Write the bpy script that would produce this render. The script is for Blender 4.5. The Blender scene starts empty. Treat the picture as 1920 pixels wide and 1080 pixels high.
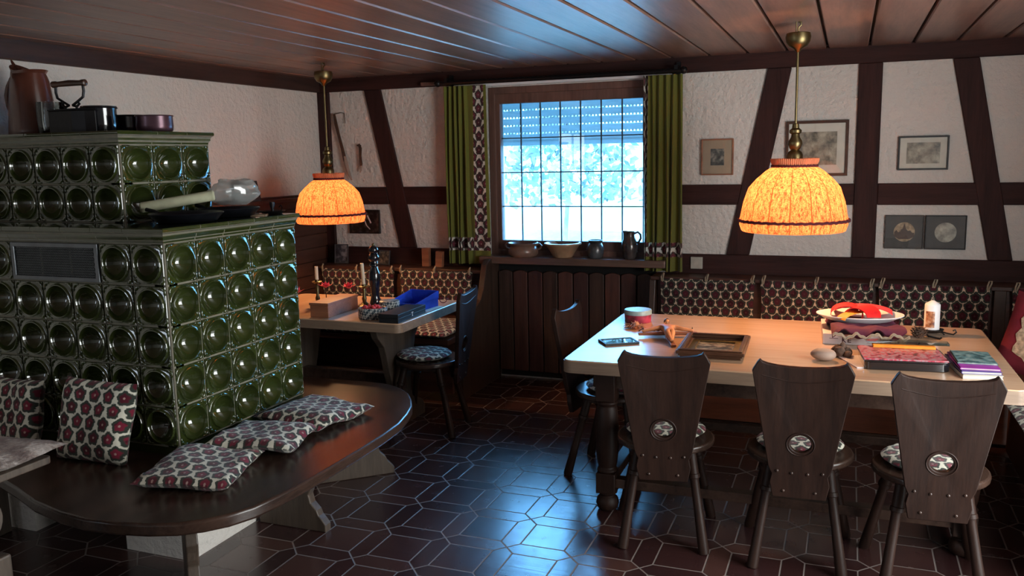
import bpy, bmesh, math, random
from mathutils import Vector, Matrix, noise
random.seed(7)
PI = math.pi
sc = bpy.context.scene
C = sc.collection

# ------------------------------------------------------------------ camera
yaw, pit, rol = math.radians(21.484), math.radians(8.717), math.radians(-1.1716)
fw = Vector((-math.sin(yaw)*math.cos(pit), math.cos(yaw)*math.cos(pit), -math.sin(pit)))
r0 = Vector((math.cos(yaw), math.sin(yaw), 0)); u0 = r0.cross(fw)
rt = r0*math.cos(rol)+u0*math.sin(rol); up = -r0*math.sin(rol)+u0*math.cos(rol)
cd = bpy.data.cameras.new('camera'); cam = bpy.data.objects.new('camera', cd); C.objects.link(cam)
cam.matrix_world = Matrix(((rt.x, up.x, -fw.x, 0), (rt.y, up.y, -fw.y, 0), (rt.z, up.z, -fw.z, 1.68), (0, 0, 0, 1)))
cd.sensor_width = 36; cd.lens = 1604.3/1920*36; cd.clip_start = .05; cd.clip_end = 200
sc.camera = cam
# ------------------------------------------------------------------ world, exposure, daylight
sc.view_settings.view_transform = 'Standard'; sc.view_settings.look = 'None'
sc.view_settings.exposure = 0.0; sc.view_settings.gamma = 1; sc.view_settings.use_curve_mapping = False
w = bpy.data.worlds.new('sky'); sc.world = w; w.use_nodes = True
bg = w.node_tree.nodes['Background']; bg.inputs[0].default_value = (.15, .50, 1.0, 1); bg.inputs[1].default_value = 27.0

def lamp(name, typ, loc, energy, col, **k):
    d = bpy.data.lights.new(name, typ); d.energy = energy; d.color = col
    o = bpy.data.objects.new(name, d); o.location = loc
    for a, b in k.items():
        if a == 'rot': o.rotation_euler = b
        else: setattr(d, a, b)
    C.objects.link(o); return o
# daylight coming in through the glazed door in the right wall and the window at the left, beside the camera
lamp('daylight_right', 'AREA', (1.43, 2.75, 1.08), 142, (.90, .94, .93), shape='RECTANGLE', size=1.75, size_y=1.85, rot=(PI/2, 0, PI/2))
lamp('daylight_left', 'AREA', (-3.93, -.5, 1.45), 30, (.74, .87, 1.0), shape='RECTANGLE', size=1.3, size_y=1.1, rot=(PI/2, 0, -PI/2))
pt = lamp('window_portal', 'AREA', (-1.87, 6.13, 1.56), 1, (1, 1, 1), shape='RECTANGLE', size=1.3, size_y=1.1, rot=(-PI/2, 0, 0))
pt.data.cycles.is_portal = True
lamp('sun', 'SUN', (0, 0, 8), 3.5, (1, .96, .88), rot=(math.radians(52), 0, math.radians(-15)), angle=.01)

# ------------------------------------------------------------------ materials
class N:
    def __init__(s, name):
        s.m = bpy.data.materials.new(name); s.m.use_nodes = True
        s.t = s.m.node_tree; s.b = s.t.nodes['Principled BSDF']; s.o = s.t.nodes['Material Output']
    def n(s, typ, **k):
        x = s.t.nodes.new(typ)
        for a, b in k.items(): setattr(x, a, b)
        return x
    def l(s, a, b): s.t.links.new(a, b)
    def v(s, sock, val):
        if isinstance(val, bpy.types.NodeSocket): s.l(val, sock)
        else: sock.default_value = val
    def math(s, op, a, b=None, c=None):
        x = s.n('ShaderNodeMath', operation=op); s.v(x.inputs[0], a)
        if b is not None: s.v(x.inputs[1], b)
        if c is not None: s.v(x.inputs[2], c)
        return x.outputs[0]
    def mix(s, f, a, b):
        x = s.n('ShaderNodeMix', data_type='RGBA'); s.v(x.inputs[0], f); s.v(x.inputs[6], a); s.v(x.inputs[7], b)
        return x.outputs[2]
    def noise(s, vec, scale, detail=3, rough=.5):
        x = s.n('ShaderNodeTexNoise'); s.l(vec, x.inputs['Vector']); x.inputs['Scale'].default_value = scale
        x.inputs['Detail'].default_value = detail; x.inputs['Roughness'].default_value = rough
        return x.outputs['Fac']
    def ramp(s, f, stops):
        x = s.n('ShaderNodeValToRGB'); s.l(f, x.inputs[0]); e = x.color_ramp.elements
        e[0].position, e[0].color = stops[0][0], c4(stops[0][1]); e[1].position, e[1].color = stops[-1][0], c4(stops[-1][1])
        for p, c in stops[1:-1]:
            q = e.new(p); q.color = c4(c)
        return x.outputs[0]
    def coord(s, kind='Object', scale=(1, 1, 1)):
        x = s.n('ShaderNodeTexCoord'); m = s.n('ShaderNodeMapping'); m.inputs['Scale'].default_value = scale
        s.l(x.outputs[kind], m.inputs[0]); return m.outputs[0]
    def bump(s, h, strength=.3, dist=.01, prev=None):
        x = s.n('ShaderNodeBump'); s.l(h, x.inputs['Height']); x.inputs['Strength'].default_value = strength
        x.inputs['Distance'].default_value = dist
        if prev is not None: s.l(prev, x.inputs['Normal'])
        s.l(x.outputs[0], s.b.inputs['Normal']); return x.outputs[0]
    def set(s, **k):
        for a, b in k.items(): s.v(s.b.inputs[a.replace('_', ' ')], b)
        return s
def c4(c): return tuple(c)+(1,) if len(c) == 3 else tuple(c)

def plain(name, col, rough=.5, metal=0, coat=0, bump=0, bscale=60, var=.12, trans=0, spec=.5):
    s = N(name); co = s.coord()
    f = s.noise(co, bscale*.35, 4)
    d = tuple(max(0, x*(1-var)) for x in col); h = tuple(min(1, x*(1+var)) for x in col)
    s.l(s.ramp(f, [(.35, d), (.65, h)]), s.b.inputs['Base Color'])
    s.set(Roughness=rough, Metallic=metal); s.b.inputs['Coat Weight'].default_value = coat
    s.b.inputs['Specular IOR Level'].default_value = spec
    if trans: s.b.inputs['Transmission Weight'].default_value = trans
    if bump: s.bump(s.noise(co, bscale, 4), bump, .004)
    return s.m
def wood(name, dark, light, axis=2, rough=.45, bump=.25, fine=1.0, coat=0, rnd=.25, spec=.5):
    s = N(name); k = [22*fine]*3; k[axis] = 1.6*fine
    co = s.coord('Object', tuple(k))
    oi = s.n('ShaderNodeObjectInfo'); ad = s.n('ShaderNodeVectorMath', operation='ADD'); s.l(co, ad.inputs[0])
    cm = s.n('ShaderNodeCombineXYZ'); s.l(s.math('MULTIPLY', oi.outputs['Random'], 37.), cm.inputs[0]); s.l(cm.outputs[0], ad.inputs[1])
    f = s.noise(ad.outputs[0], 1.0, 6, .62); g = s.noise(ad.outputs[0], 5.0, 4, .7)
    ff = s.math('ADD', s.math('MULTIPLY', f, .65), s.math('MULTIPLY', g, .35))
    col = s.ramp(ff, [(.36, dark), (.5, tuple((a+b)/2 for a, b in zip(dark, light))), (.66, light)])
    s.l(col, s.b.inputs['Base Color']); s.set(Roughness=rough)
    s.b.inputs['Coat Weight'].default_value = coat; s.b.inputs['Coat Roughness'].default_value = .2
    s.b.inputs['Specular IOR Level'].default_value = spec
    if bump: s.bump(ff, bump, .004)
    return s.m

def motif(s, vec, a, b2, R, ground, outer, inner, petals=5, amp=.10, dot=(.35, .22, .2, 1)):
    """staggered lattice of lobed flower blotches; vec = metres along the cloth"""
    def cell(off):
        m = s.n('ShaderNodeMapping'); m.inputs['Scale'].default_value = (1/a, 1/b2, 0); m.inputs['Location'].default_value = (off, off, 0)
        s.l(vec, m.inputs[0])
        fr = s.n('ShaderNodeVectorMath', operation='FRACTION'); s.l(m.outputs[0], fr.inputs[0])
        sb = s.n('ShaderNodeVectorMath', operation='SUBTRACT'); s.l(fr.outputs[0], sb.inputs[0]); sb.inputs[1].default_value = (.5, .5, 0)
        mu = s.n('ShaderNodeVectorMath', operation='MULTIPLY'); s.l(sb.outputs[0], mu.inputs[0]); mu.inputs[1].default_value = (1, b2/a*.86, 0)
        le = s.n('ShaderNodeVectorMath', operation='LENGTH'); s.l(mu.outputs[0], le.inputs[0])
        return mu.outputs[0], le.outputs['Value']
    v1, d1 = cell(0); v2, d2 = cell(.5)
    k = s.math('LESS_THAN', d1, d2)
    mx = s.n('ShaderNodeMix', data_type='VECTOR'); s.l(k, mx.inputs[0]); s.l(v2, mx.inputs[4]); s.l(v1, mx.inputs[5])
    d = s.math('MINIMUM', d1, d2)
    sp = s.n('ShaderNodeSeparateXYZ'); s.l(mx.outputs[1], sp.inputs[0])
    an = s.math('ARCTAN2', sp.outputs[0], sp.outputs[1])
    co = s.math('COSINE', s.math('MULTIPLY', an, float(petals)))
    nz = s.noise(vec, 130, 3)
    wob = s.math('ADD', s.math('MULTIPLY', co, amp), s.math('ADD', .76, s.math('MULTIPLY', nz, .48)))
    q = s.math('DIVIDE', d, s.math('MULTIPLY', wob, R))
    def st(e0, e1):
        m = s.n('ShaderNodeMapRange', interpolation_type='SMOOTHSTEP'); s.l(q, m.inputs[0])
        m.inputs[1].default_value = e0; m.inputs[2].default_value = e1; m.inputs[3].default_value = 1; m.inputs[4].default_value = 0
        return m.outputs[0]
    big = s.noise(vec, 9, 2)
    inn = s.mix(s.math('GREATER_THAN', big, .5), inner, tuple(x*.45 for x in inner[:3])+(1,))
    col = s.mix(st(.93, 1.06), ground, outer)
    col = s.mix(st(.55, .72), col, inn)
    col = s.mix(st(.12, .2), col, dot)
    return col
def cloth_pattern(name, R=.40, ground=(.62, .60, .50, 1), a=.066, b2=.112, inner=(.16, .012, .03, 1), dot=(.35, .22, .2, 1)):
    s = N(name); uv = s.n('ShaderNodeUVMap'); vec = uv.outputs[0]
    col = motif(s, vec, a, b2, R, ground, (.028, .036, .028, 1), inner, dot=dot)
    s.l(col, s.b.inputs['Base Color']); s.set(Roughness=.9); s.b.inputs['Sheen Weight'].default_value = .2
    s.b.inputs['Specular IOR Level'].default_value = .2
    s.bump(s.noise(vec, 900, 2), .35, .002)
    return s.m

M = {}
M['beam'] = wood('dark_oak_beam', (.018, .0062, .0055), (.046, .016, .014), 2, .7, .5, spec=.25)
M['beam_x'] = wood('dark_oak_beam_x', (.018, .0062, .0055), (.046, .016, .014), 0, .7, .5, spec=.25)
M['beam_y'] = wood('dark_oak_beam_y', (.024, .011, .009), (.06, .028, .022), 1, .5, .5)
M['ceil'] = wood('ceiling_board', (.11, .055, .042), (.24, .125, .092), 1, .42, .6, .8, .15, .2, 1.0)
M['wains'] = wood('wainscot_board', (.040, .015, .010), (.085, .034, .022), 1, .45, .3)
M['wains_x'] = wood('bench_board', (.034, .013, .009), (.085, .032, .02), 0, .45, .3)
M['oakz'] = wood('chair_oak', (.012, .0052, .0036), (.031, .0135, .0088), 2, .5, .3, spec=.25)
M['oakx'] = wood('bench_oak', (.022, .012, .009), (.062, .034, .024), 1, .27, .35, .7, 0)
M['oakleg'] = wood('bench_leg_oak', (.05, .034, .025), (.115, .083, .060), 2, .5, .3)
M['cabin'] = wood('cabinet_oak', (.03, .017, .012), (.07, .038, .026), 2, .4, .3)
M['tabletop'] = wood('pale_beech_top', (.50, .30, .175), (.64, .42, .265), 0, .24, .03, .35, .55, .2, .9)
M['tabletop2'] = wood('pale_beech_top_small', (.50, .30, .175), (.66, .43, .27), 1, .25, .03, .35, 0, .2, .6)
M['tabedge'] = wood('pale_table_edge', (.20, .13, .09), (.32, .22, .15), 0, .5, .1)
M['redbrown'] = wood('reddish_wood', (.20, .070, .035), (.38, .15, .075), 0, .5, .15)
M['framewood'] = wood('frame_wood', (.035, .014, .008), (.09, .038, .02), 0, .35, .1)
M['winwood'] = wood('window_wood', (.10, .048, .036), (.19, .095, .072), 2, .5, .2)
M['sillwood'] = wood('sill_wood', (.09, .05, .038), (.17, .10, .075), 0, .3, .15)
M['brass'] = plain('aged_brass', (.20, .15, .07), .38, 1, bump=.1)
M['iron'] = plain('black_iron', (.012, .011, .012), .45, .6, bump=.3)
M['blackgloss'] = plain('black_enamel', (.010, .010, .013), .15, 0, 1)
M['blackmat'] = plain('black_box', (.012, .012, .014), .5)
M['wax'] = plain('cream_wax', (.80, .62, .42), .5, var=.03)
M['waxwhite'] = plain('white_wax', (.75, .73, .74), .45, var=.03)
M['white'] = plain('white_card', (.6, .52, .52), .7, var=.05)
M['paper'] = plain('pale_paper', (.62, .58, .50), .8, var=.05)
M['darkmount'] = plain('dark_mount', (.075, .065, .06), .6)
M['ruffle'] = plain('orange_ruffle', (.62, .20, .09), .9, bump=.4)
M['red'] = plain('red_cloth', (.75, .012, .012), .6)
M['orange'] = plain('orange_paper', (.85, .28, .02), .6)
M['pinkred'] = plain('pink_red', (.70, .05, .06), .6)
M['plum'] = plain('plum_cloth', (.09, .010, .035), .85, bump=.3)
M['crimson'] = plain('crimson_velvet', (.16, .006, .016), .9, bump=.3)
M['doily'] = plain('beige_lace', (.42, .30, .20), .9, bump=.6, bscale=150, var=.35)
M['blue'] = plain('royal_blue', (.015, .06, .55), .45)
M['terracotta'] = plain('terracotta', (.10, .030, .018), .3, 0, .4, .15)
M['stoneware'] = plain('brown_stoneware', (.20, .115, .085), .35, 0, .3, .1)
M['creamware'] = plain('cream_glazed_clay', (.45, .27, .16), .3, 0, .4, .1)
M['greyware'] = plain('grey_salt_glaze', (.06, .065, .07), .3, 0, .5, .4, 30, .6)
M['darkjug'] = plain('dark_mottled_glaze', (.05, .04, .04), .25, 0, .5, .4, 40, .6)
M['stone'] = plain('pale_pebble', (.34, .24, .19), .7, bump=.3, bscale=30)
M['lump'] = plain('dried_moss', (.12, .07, .05), .95, bump=1, bscale=80, var=.5)
M['figwood'] = plain('carved_limewood', (.50, .20, .08), .55, bump=.2)
M['plastic'] = plain('socket_plastic', (.45, .42, .36), .4)
M['cord'] = plain('cream_cord', (.35, .28, .2), .9)
M['flower'] = plain('pink_petals', (.75, .06, .10), .7, var=.4)
M['straw'] = plain('straw_shavings', (.50, .24, .14), .8, var=.4)
M['tin'] = plain('purple_tin', (.09, .045, .06), .3, .5)
M['tincheck'] = None
M['pan'] = plain('dark_steel_pan', (.030, .032, .042), .28, .8)
M['grout'] = plain('stove_grout', (.20, .185, .14), .85, bump=.3)
M['trim'] = plain('burgundy_braid', (.07, .006, .012), .9, bump=.8, bscale=300)
def mk_shutter():
    s = N('roller_shutter_pvc'); s.set(Base_Color=(.30, .36, .38, 1), Roughness=.5)
    tl = s.n('ShaderNodeBsdfTranslucent'); tl.inputs[0].default_value = (.20, .22, .22, 1)
    ad = s.n('ShaderNodeAddShader'); s.l(s.b.outputs[0], ad.inputs[0]); s.l(tl.outputs[0], ad.inputs[1]); s.l(ad.outputs[0], s.o.inputs[0]); return s.m
M['shutter'] = mk_shutter()
M['lead'] = plain('grey_leading', (.06, .065, .07), .5, .5)
M['grille'] = plain('grey_grille_metal', (.13, .14, .15), .35, .8)
M['dark'] = plain('black_gap', (.004, .003, .003), .9)
M['bluegreylid'] = plain('pale_teal_lid', (.25, .36, .38), .35)
M['tintile'] = plain('red_printed_tin', (.22, .02, .05), .4, var=.9)

def mk_plaster():
    s = N('rough_white_plaster'); co = s.coord('Object')
    n1 = s.noise(co, 28, 6, .65); n2 = s.noise(co, 3, 3); n3 = s.noise(co, 90, 3)
    s.l(s.mix(s.math('MULTIPLY', n2, .8), (.78, .73, .68, 1), (.68, .63, .58, 1)), s.b.inputs['Base Color'])
    s.set(Roughness=.92); s.b.inputs['Specular IOR Level'].default_value = .25
    v = s.n('ShaderNodeTexVoronoi', feature='SMOOTH_F1'); v.inputs['Scale'].default_value = 34; s.l(co, v.inputs[0])
    h = s.math('ADD', n1, s.math('MULTIPLY', v.outputs[0], .35))
    b = s.bump(h, .9, .022); s.bump(n3, .35, .004, b)
    return s.m
M['plaster'] = mk_plaster()

def mk_floor():
    s = N('glazed_brown_floor_tiles'); co = s.coord('Object')
    sp = s.n('ShaderNodeSeparateXYZ'); s.l(co, sp.inputs[0])
    px, py, x0, y0 = .2935, .3085, -1.33, 3.56
    U = s.math('DIVIDE', s.math('SUBTRACT', sp.outputs[0], x0), px); V = s.math('DIVIDE', s.math('SUBTRACT', sp.outputs[1], y0), py)
    fu = s.math('FLOOR', U); fv = s.math('FLOOR', V)
    u = s.math('SUBTRACT', s.math('SUBTRACT', U, fu), .5); v = s.math('SUBTRACT', s.math('SUBTRACT', V, fv), .5)
    au = s.math('ABSOLUTE', u); av = s.math('ABSOLUTE', v)
    m = s.math('MAXIMUM', au, av); S = .345
    d1 = s.math('ABSOLUTE', s.math('SUBTRACT', m, S))
    dd = s.math('ABSOLUTE', s.math('SUBTRACT', au, av)); out = s.math('GREATER_THAN', m, S)
    d2 = s.math('ADD', s.math('MULTIPLY', dd, .707), s.math('MULTIPLY', s.math('SUBTRACT', 1., out), 9.))
    d = s.math('MINIMUM', d1, d2)
    mr = s.n('ShaderNodeMapRange', interpolation_type='SMOOTHSTEP'); s.l(d, mr.inputs[0]); mr.inputs[1].default_value = .006; mr.inputs[2].default_value = .014
    tile = mr.outputs[0]
    side = s.math('GREATER_THAN', au, av)
    iu = s.math('ADD', fu, s.math('MULTIPLY', s.math('MULTIPLY', out, side), s.math('GREATER_THAN', u, 0.)))
    iv = s.math('ADD', fv, s.math('MULTIPLY', s.math('MULTIPLY', out, s.math('SUBTRACT', 1., side)), s.math('GREATER_THAN', v, 0.)))
    cb = s.n('ShaderNodeCombineXYZ'); s.l(iu, cb.inputs[0]); s.l(iv, cb.inputs[1]); s.l(s.math('ADD', out, s.math('MULTIPLY', s.math('MULTIPLY', out, side), 2.)), cb.inputs[2])
    wn = s.n('ShaderNodeTexWhiteNoise'); s.l(cb.outputs[0], wn.inputs[0])
    base = s.ramp(wn.outputs[0], [(0, (.030, .010, .010)), (.5, (.050, .018, .016)), (1, (.085, .036, .028))])
    mot = s.noise(co, 9, 4)
    base = s.mix(s.math('MULTIPLY', mot, .5), base, (.030, .016, .018, 1))
    s.l(s.mix(tile, (.20, .165, .15, 1), base), s.b.inputs['Base Color'])
    r2 = s.noise(co, 14, 4)
    s.l(s.math('ADD', s.math('MULTIPLY', tile, -.52), s.math('ADD', .715, s.math('MULTIPLY', s.math('MULTIPLY', r2, tile), .12))), s.b.inputs['Roughness'])
    s.b.inputs['Specular IOR Level'].default_value = 1.0
    wv = s.noise(s.coord('Object', (1, 1, 1)), 6, 2)
    st = s.coord('Object', (3, 55, 1)); sn = s.noise(st, 1.0, 3)
    h = s.math('ADD', tile, s.math('ADD', s.math('MULTIPLY', wv, .5), s.math('MULTIPLY', sn, .22)))
    s.bump(h, .5, .0035)
    return s.m
M['floor'] = mk_floor()

def mk_glaze():
    s = N('green_glazed_stove_tile'); co = s.coord('Object')
    n1 = s.noise(co, 7, 4); 
    s.l(s.ramp(n1, [(.3, (.019, .027, .007)), (.7, (.040, .054, .012))]), s.b.inputs['Base Color'])
    s.set(Roughness=.10); s.b.inputs['Coat Weight'].default_value = 1; s.b.inputs['Coat Roughness'].default_value = .04
    s.bump(s.noise(co, 25, 3), .25, .004)
    return s.m
M['glaze'] = mk_glaze()

def mk_glass(name, tint=(1, 1, 1, 1), refl=1.5, rough=0.0):
    s = N(name); t = s.t; t.nodes.remove(s.b)
    tr = s.n('ShaderNodeBsdfTransparent'); tr.inputs[0].default_value = tint
    gl = s.n('ShaderNodeBsdfGlossy'); gl.inputs['Roughness'].default_value = rough
    fr = s.n('ShaderNodeFresnel'); fr.inputs[0].default_value = refl
    mx = s.n('ShaderNodeMixShader'); s.l(fr.outputs[0], mx.inputs[0]); s.l(tr.outputs[0], mx.inputs[1]); s.l(gl.outputs[0], mx.inputs[2])
    s.l(mx.outputs[0], s.o.inputs[0]); return s.m
M['pane'] = mk_glass('window_glass')
M['glass'] = mk_glass('thin_glass', (.75, .8, .8, 1), 1.6, .03)
def mk_bag():
    s = N('clear_plastic_film'); s.t.nodes.remove(s.b)
    tr = s.n('ShaderNodeBsdfTransparent'); gl = s.n('ShaderNodeBsdfGlossy'); gl.inputs['Roughness'].default_value = .2; df = s.n('ShaderNodeBsdfDiffuse'); df.inputs[0].default_value = (.62, .64, .62, 1)
    a = s.n('ShaderNodeMixShader'); a.inputs[0].default_value = .42; s.l(tr.outputs[0], a.inputs[1]); s.l(df.outputs[0], a.inputs[2])
    b = s.n('ShaderNodeMixShader'); b.inputs[0].default_value = .18; s.l(a.outputs[0], b.inputs[1]); s.l(gl.outputs[0], b.inputs[2]); s.l(b.outputs[0], s.o.inputs[0]); return s.m
M['bag'] = mk_bag()

def mk_shade():
    s = N('orange_woven_lampshade'); co = s.coord('Object')
    k = s.coord('Object', (90, 90, 26)); n = s.noise(k, 1.0, 4, .7); n2 = s.noise(co, 170, 2)
    f = s.math('ADD', s.math('MULTIPLY', n, .65), s.math('MULTIPLY', n2, .35))
    col = s.ramp(f, [(.40, (.20, .036, .020)), (.48, (.335, .100, .042)), (.60, (.42, .180, .088))])
    sx = s.n('ShaderNodeSeparateXYZ'); s.l(co, sx.inputs[0]); an = s.math('ARCTAN2', sx.outputs[0], sx.outputs[1])
    se = s.math('ABSOLUTE', s.math('SINE', s.math('MULTIPLY', an, 8.)))
    col = s.mix(s.math('LESS_THAN', se, .085), col, (.16, .04, .015, 1))
    t = s.t; t.nodes.remove(s.b)
    tr = s.n('ShaderNodeBsdfTranslucent'); df = s.n('ShaderNodeBsdfDiffuse'); s.l(col, tr.inputs[0]); s.l(col, df.inputs[0])
    mx = s.n('ShaderNodeMixShader'); mx.inputs[0].default_value = .45
    s.l(tr.outputs[0], mx.inputs[1]); s.l(df.outputs[0], mx.inputs[2]); s.l(mx.outputs[0], s.o.inputs[0]); return s.m
M['shade'] = mk_shade()
def mk_bulb():
    s = N('glowing_bulb'); s.set(Emission_Color=(1, .55, .22, 1), Emission_Strength=30.); return s.m
M['bulb'] = mk_bulb()
M['cushion'] = cloth_pattern('flower_cloth', .395)
M['backcushion'] = cloth_pattern('flower_cloth_backrest', .455, (.60, .48, .36, 1), inner=(.065, .010, .018, 1), dot=(.09, .02, .03, 1))

def mk_curtain():
    s = N('green_curtain_with_flower_border'); uv = s.n('ShaderNodeUVMap'); vec = uv.outputs[0]
    sp = s.n('ShaderNodeSeparateXYZ'); s.l(vec, sp.inputs[0])
    mp = s.n('ShaderNodeMapping'); mp.inputs['Location'].default_value = (-.02, 0, 0); s.l(vec, mp.inputs[0])
    pat = motif(s, mp.outputs[0], .10, .10, .31, (.78, .74, .66, 1), (.05, .035, .03, 1), (.16, .02, .04, 1))
    n = s.noise(s.coord('UV', (60, 500, 1)), 1.0, 2)
    green = s.mix(n, (.13, .135, .018, 1), (.22, .215, .032, 1))
    def band(x, lo, hi): return s.math('MULTIPLY', s.math('GREATER_THAN', x, lo), s.math('LESS_THAN', x, hi))
    # a single column / row of the lattice: cells centred on u=.117 and v=.156
    mk = s.math('MAXIMUM', s.math('MULTIPLY', band(sp.outputs[0], .02, .12), s.math('GREATER_THAN', sp.outputs[1], .10)), band(sp.outputs[1], .10, .20))
    s.l(s.mix(mk, green, pat), s.b.inputs['Base Color']); s.set(Roughness=.85); s.b.inputs['Sheen Weight'].default_value = .3
    s.b.inputs['Subsurface Weight'].default_value = 0
    tl = s.n('ShaderNodeBsdfTranslucent'); s.l(s.mix(mk, green, pat), tl.inputs[0])
    mx = s.n('ShaderNodeMixShader'); mx.inputs[0].default_value = .25; s.l(s.b.outputs[0], mx.inputs[1]); s.l(tl.outputs[0], mx.inputs[2]); s.l(mx.outputs[0], s.o.inputs[0])
    return s.m
M['curtain'] = mk_curtain()

def mk_check():
    s = N('checked_tin_print'); co = s.coord('Object', (1, 1, 1)); c = s.n('ShaderNodeTexChecker'); c.inputs['Scale'].default_value = 75
    m = s.n('ShaderNodeMapping'); m.inputs['Rotation'].default_value = (0, .8, .8); s.l(co, m.inputs[0]); s.l(m.outputs[0], c.inputs[0])
    c.inputs[1].default_value = (.45, .46, .44, 1); c.inputs[2].default_value = (.03, .05, .07, 1)
    s.l(c.outputs[0], s.b.inputs['Base Color']); s.set(Roughness=.4); return s.m
M['check'] = mk_check()
def mk_brocade():
    s = N('faded_brocade_cloth'); co = s.coord('Object')
    n = s.noise(co, 16, 5, .6); n2 = s.noise(co, 60, 4)
    s.l(s.ramp(s.math('ADD', s.math('MULTIPLY', n, .8), s.math('MULTIPLY', n2, .2)), [(.40, (.22, .17, .16)), (.52, (.38, .32, .29)), (.6, (.62, .56, .52))]), s.b.inputs['Base Color'])
    s.set(Roughness=.5); s.bump(n, .8, .02); return s.m
M['brocade'] = mk_brocade()
def mk_print(name, cols, scale=18, seed=0):
    s = N(name); co = s.coord('Object', (1, 1, 1)); ad = s.n('ShaderNodeVectorMath', operation='ADD'); s.l(co, ad.inputs[0]); ad.inputs[1].default_value = (seed, seed*2, 0)
    n = s.noise(ad.outputs[0], scale, 5, .6); k = len(cols)
    s.l(s.ramp(n, [(.36+.28*i/(k-1), c) for i, c in enumerate(cols)]), s.b.inputs['Base Color']); s.set(Roughness=.35); return s.m
M['magprint'] = mk_print('red_magazine_print', [(.05, .02, .03), (.45, .03, .06), (.35, .28, .30), (.55, .05, .08), (.1, .04, .05)], 26)
M['sketch'] = mk_print('grey_engraving', [(.02, .02, .018), (.09, .085, .07), (.34, .30, .24)], 26, 3)
M['beigemount'] = plain('beige_mount', (.42, .31, .20), .8, var=.04)
M['sepia'] = mk_print('sepia_landscape', [(.12, .10, .08), (.32, .27, .20), (.50, .44, .34)], 15, 9)
M['photo'] = mk_print('dark_photo', [(.01, .01, .012), (.04, .04, .05), (.25, .24, .25)], 14, 5)
M['portrait'] = mk_print('printed_portrait', [(.12, .03, .02), (.45, .18, .08), (.62, .45, .33)], 40, 2)
M['bluebook'] = mk_print('teal_landscape_cover', [(.02, .05, .06), (.10, .22, .24), (.3, .4, .4)], 26, 6)
M['purple'] = plain('magenta_cover', (.32, .03, .34), .4)
M['violet'] = plain('violet_cover', (.09, .07, .28), .4)
M['hill'] = mk_print('pale_dry_meadow', [(.22, .24, .20), (.32, .32, .26), (.42, .38, .31)], .6, 1)
M['leaf'] = mk_print('bright_foliage', [(.15, .19, .16), (.22, .23, .19), (.30, .29, .24)], 3, 1)
M['water'] = plain('pale_tarmac_path', (.30, .36, .44), .6)

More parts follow.
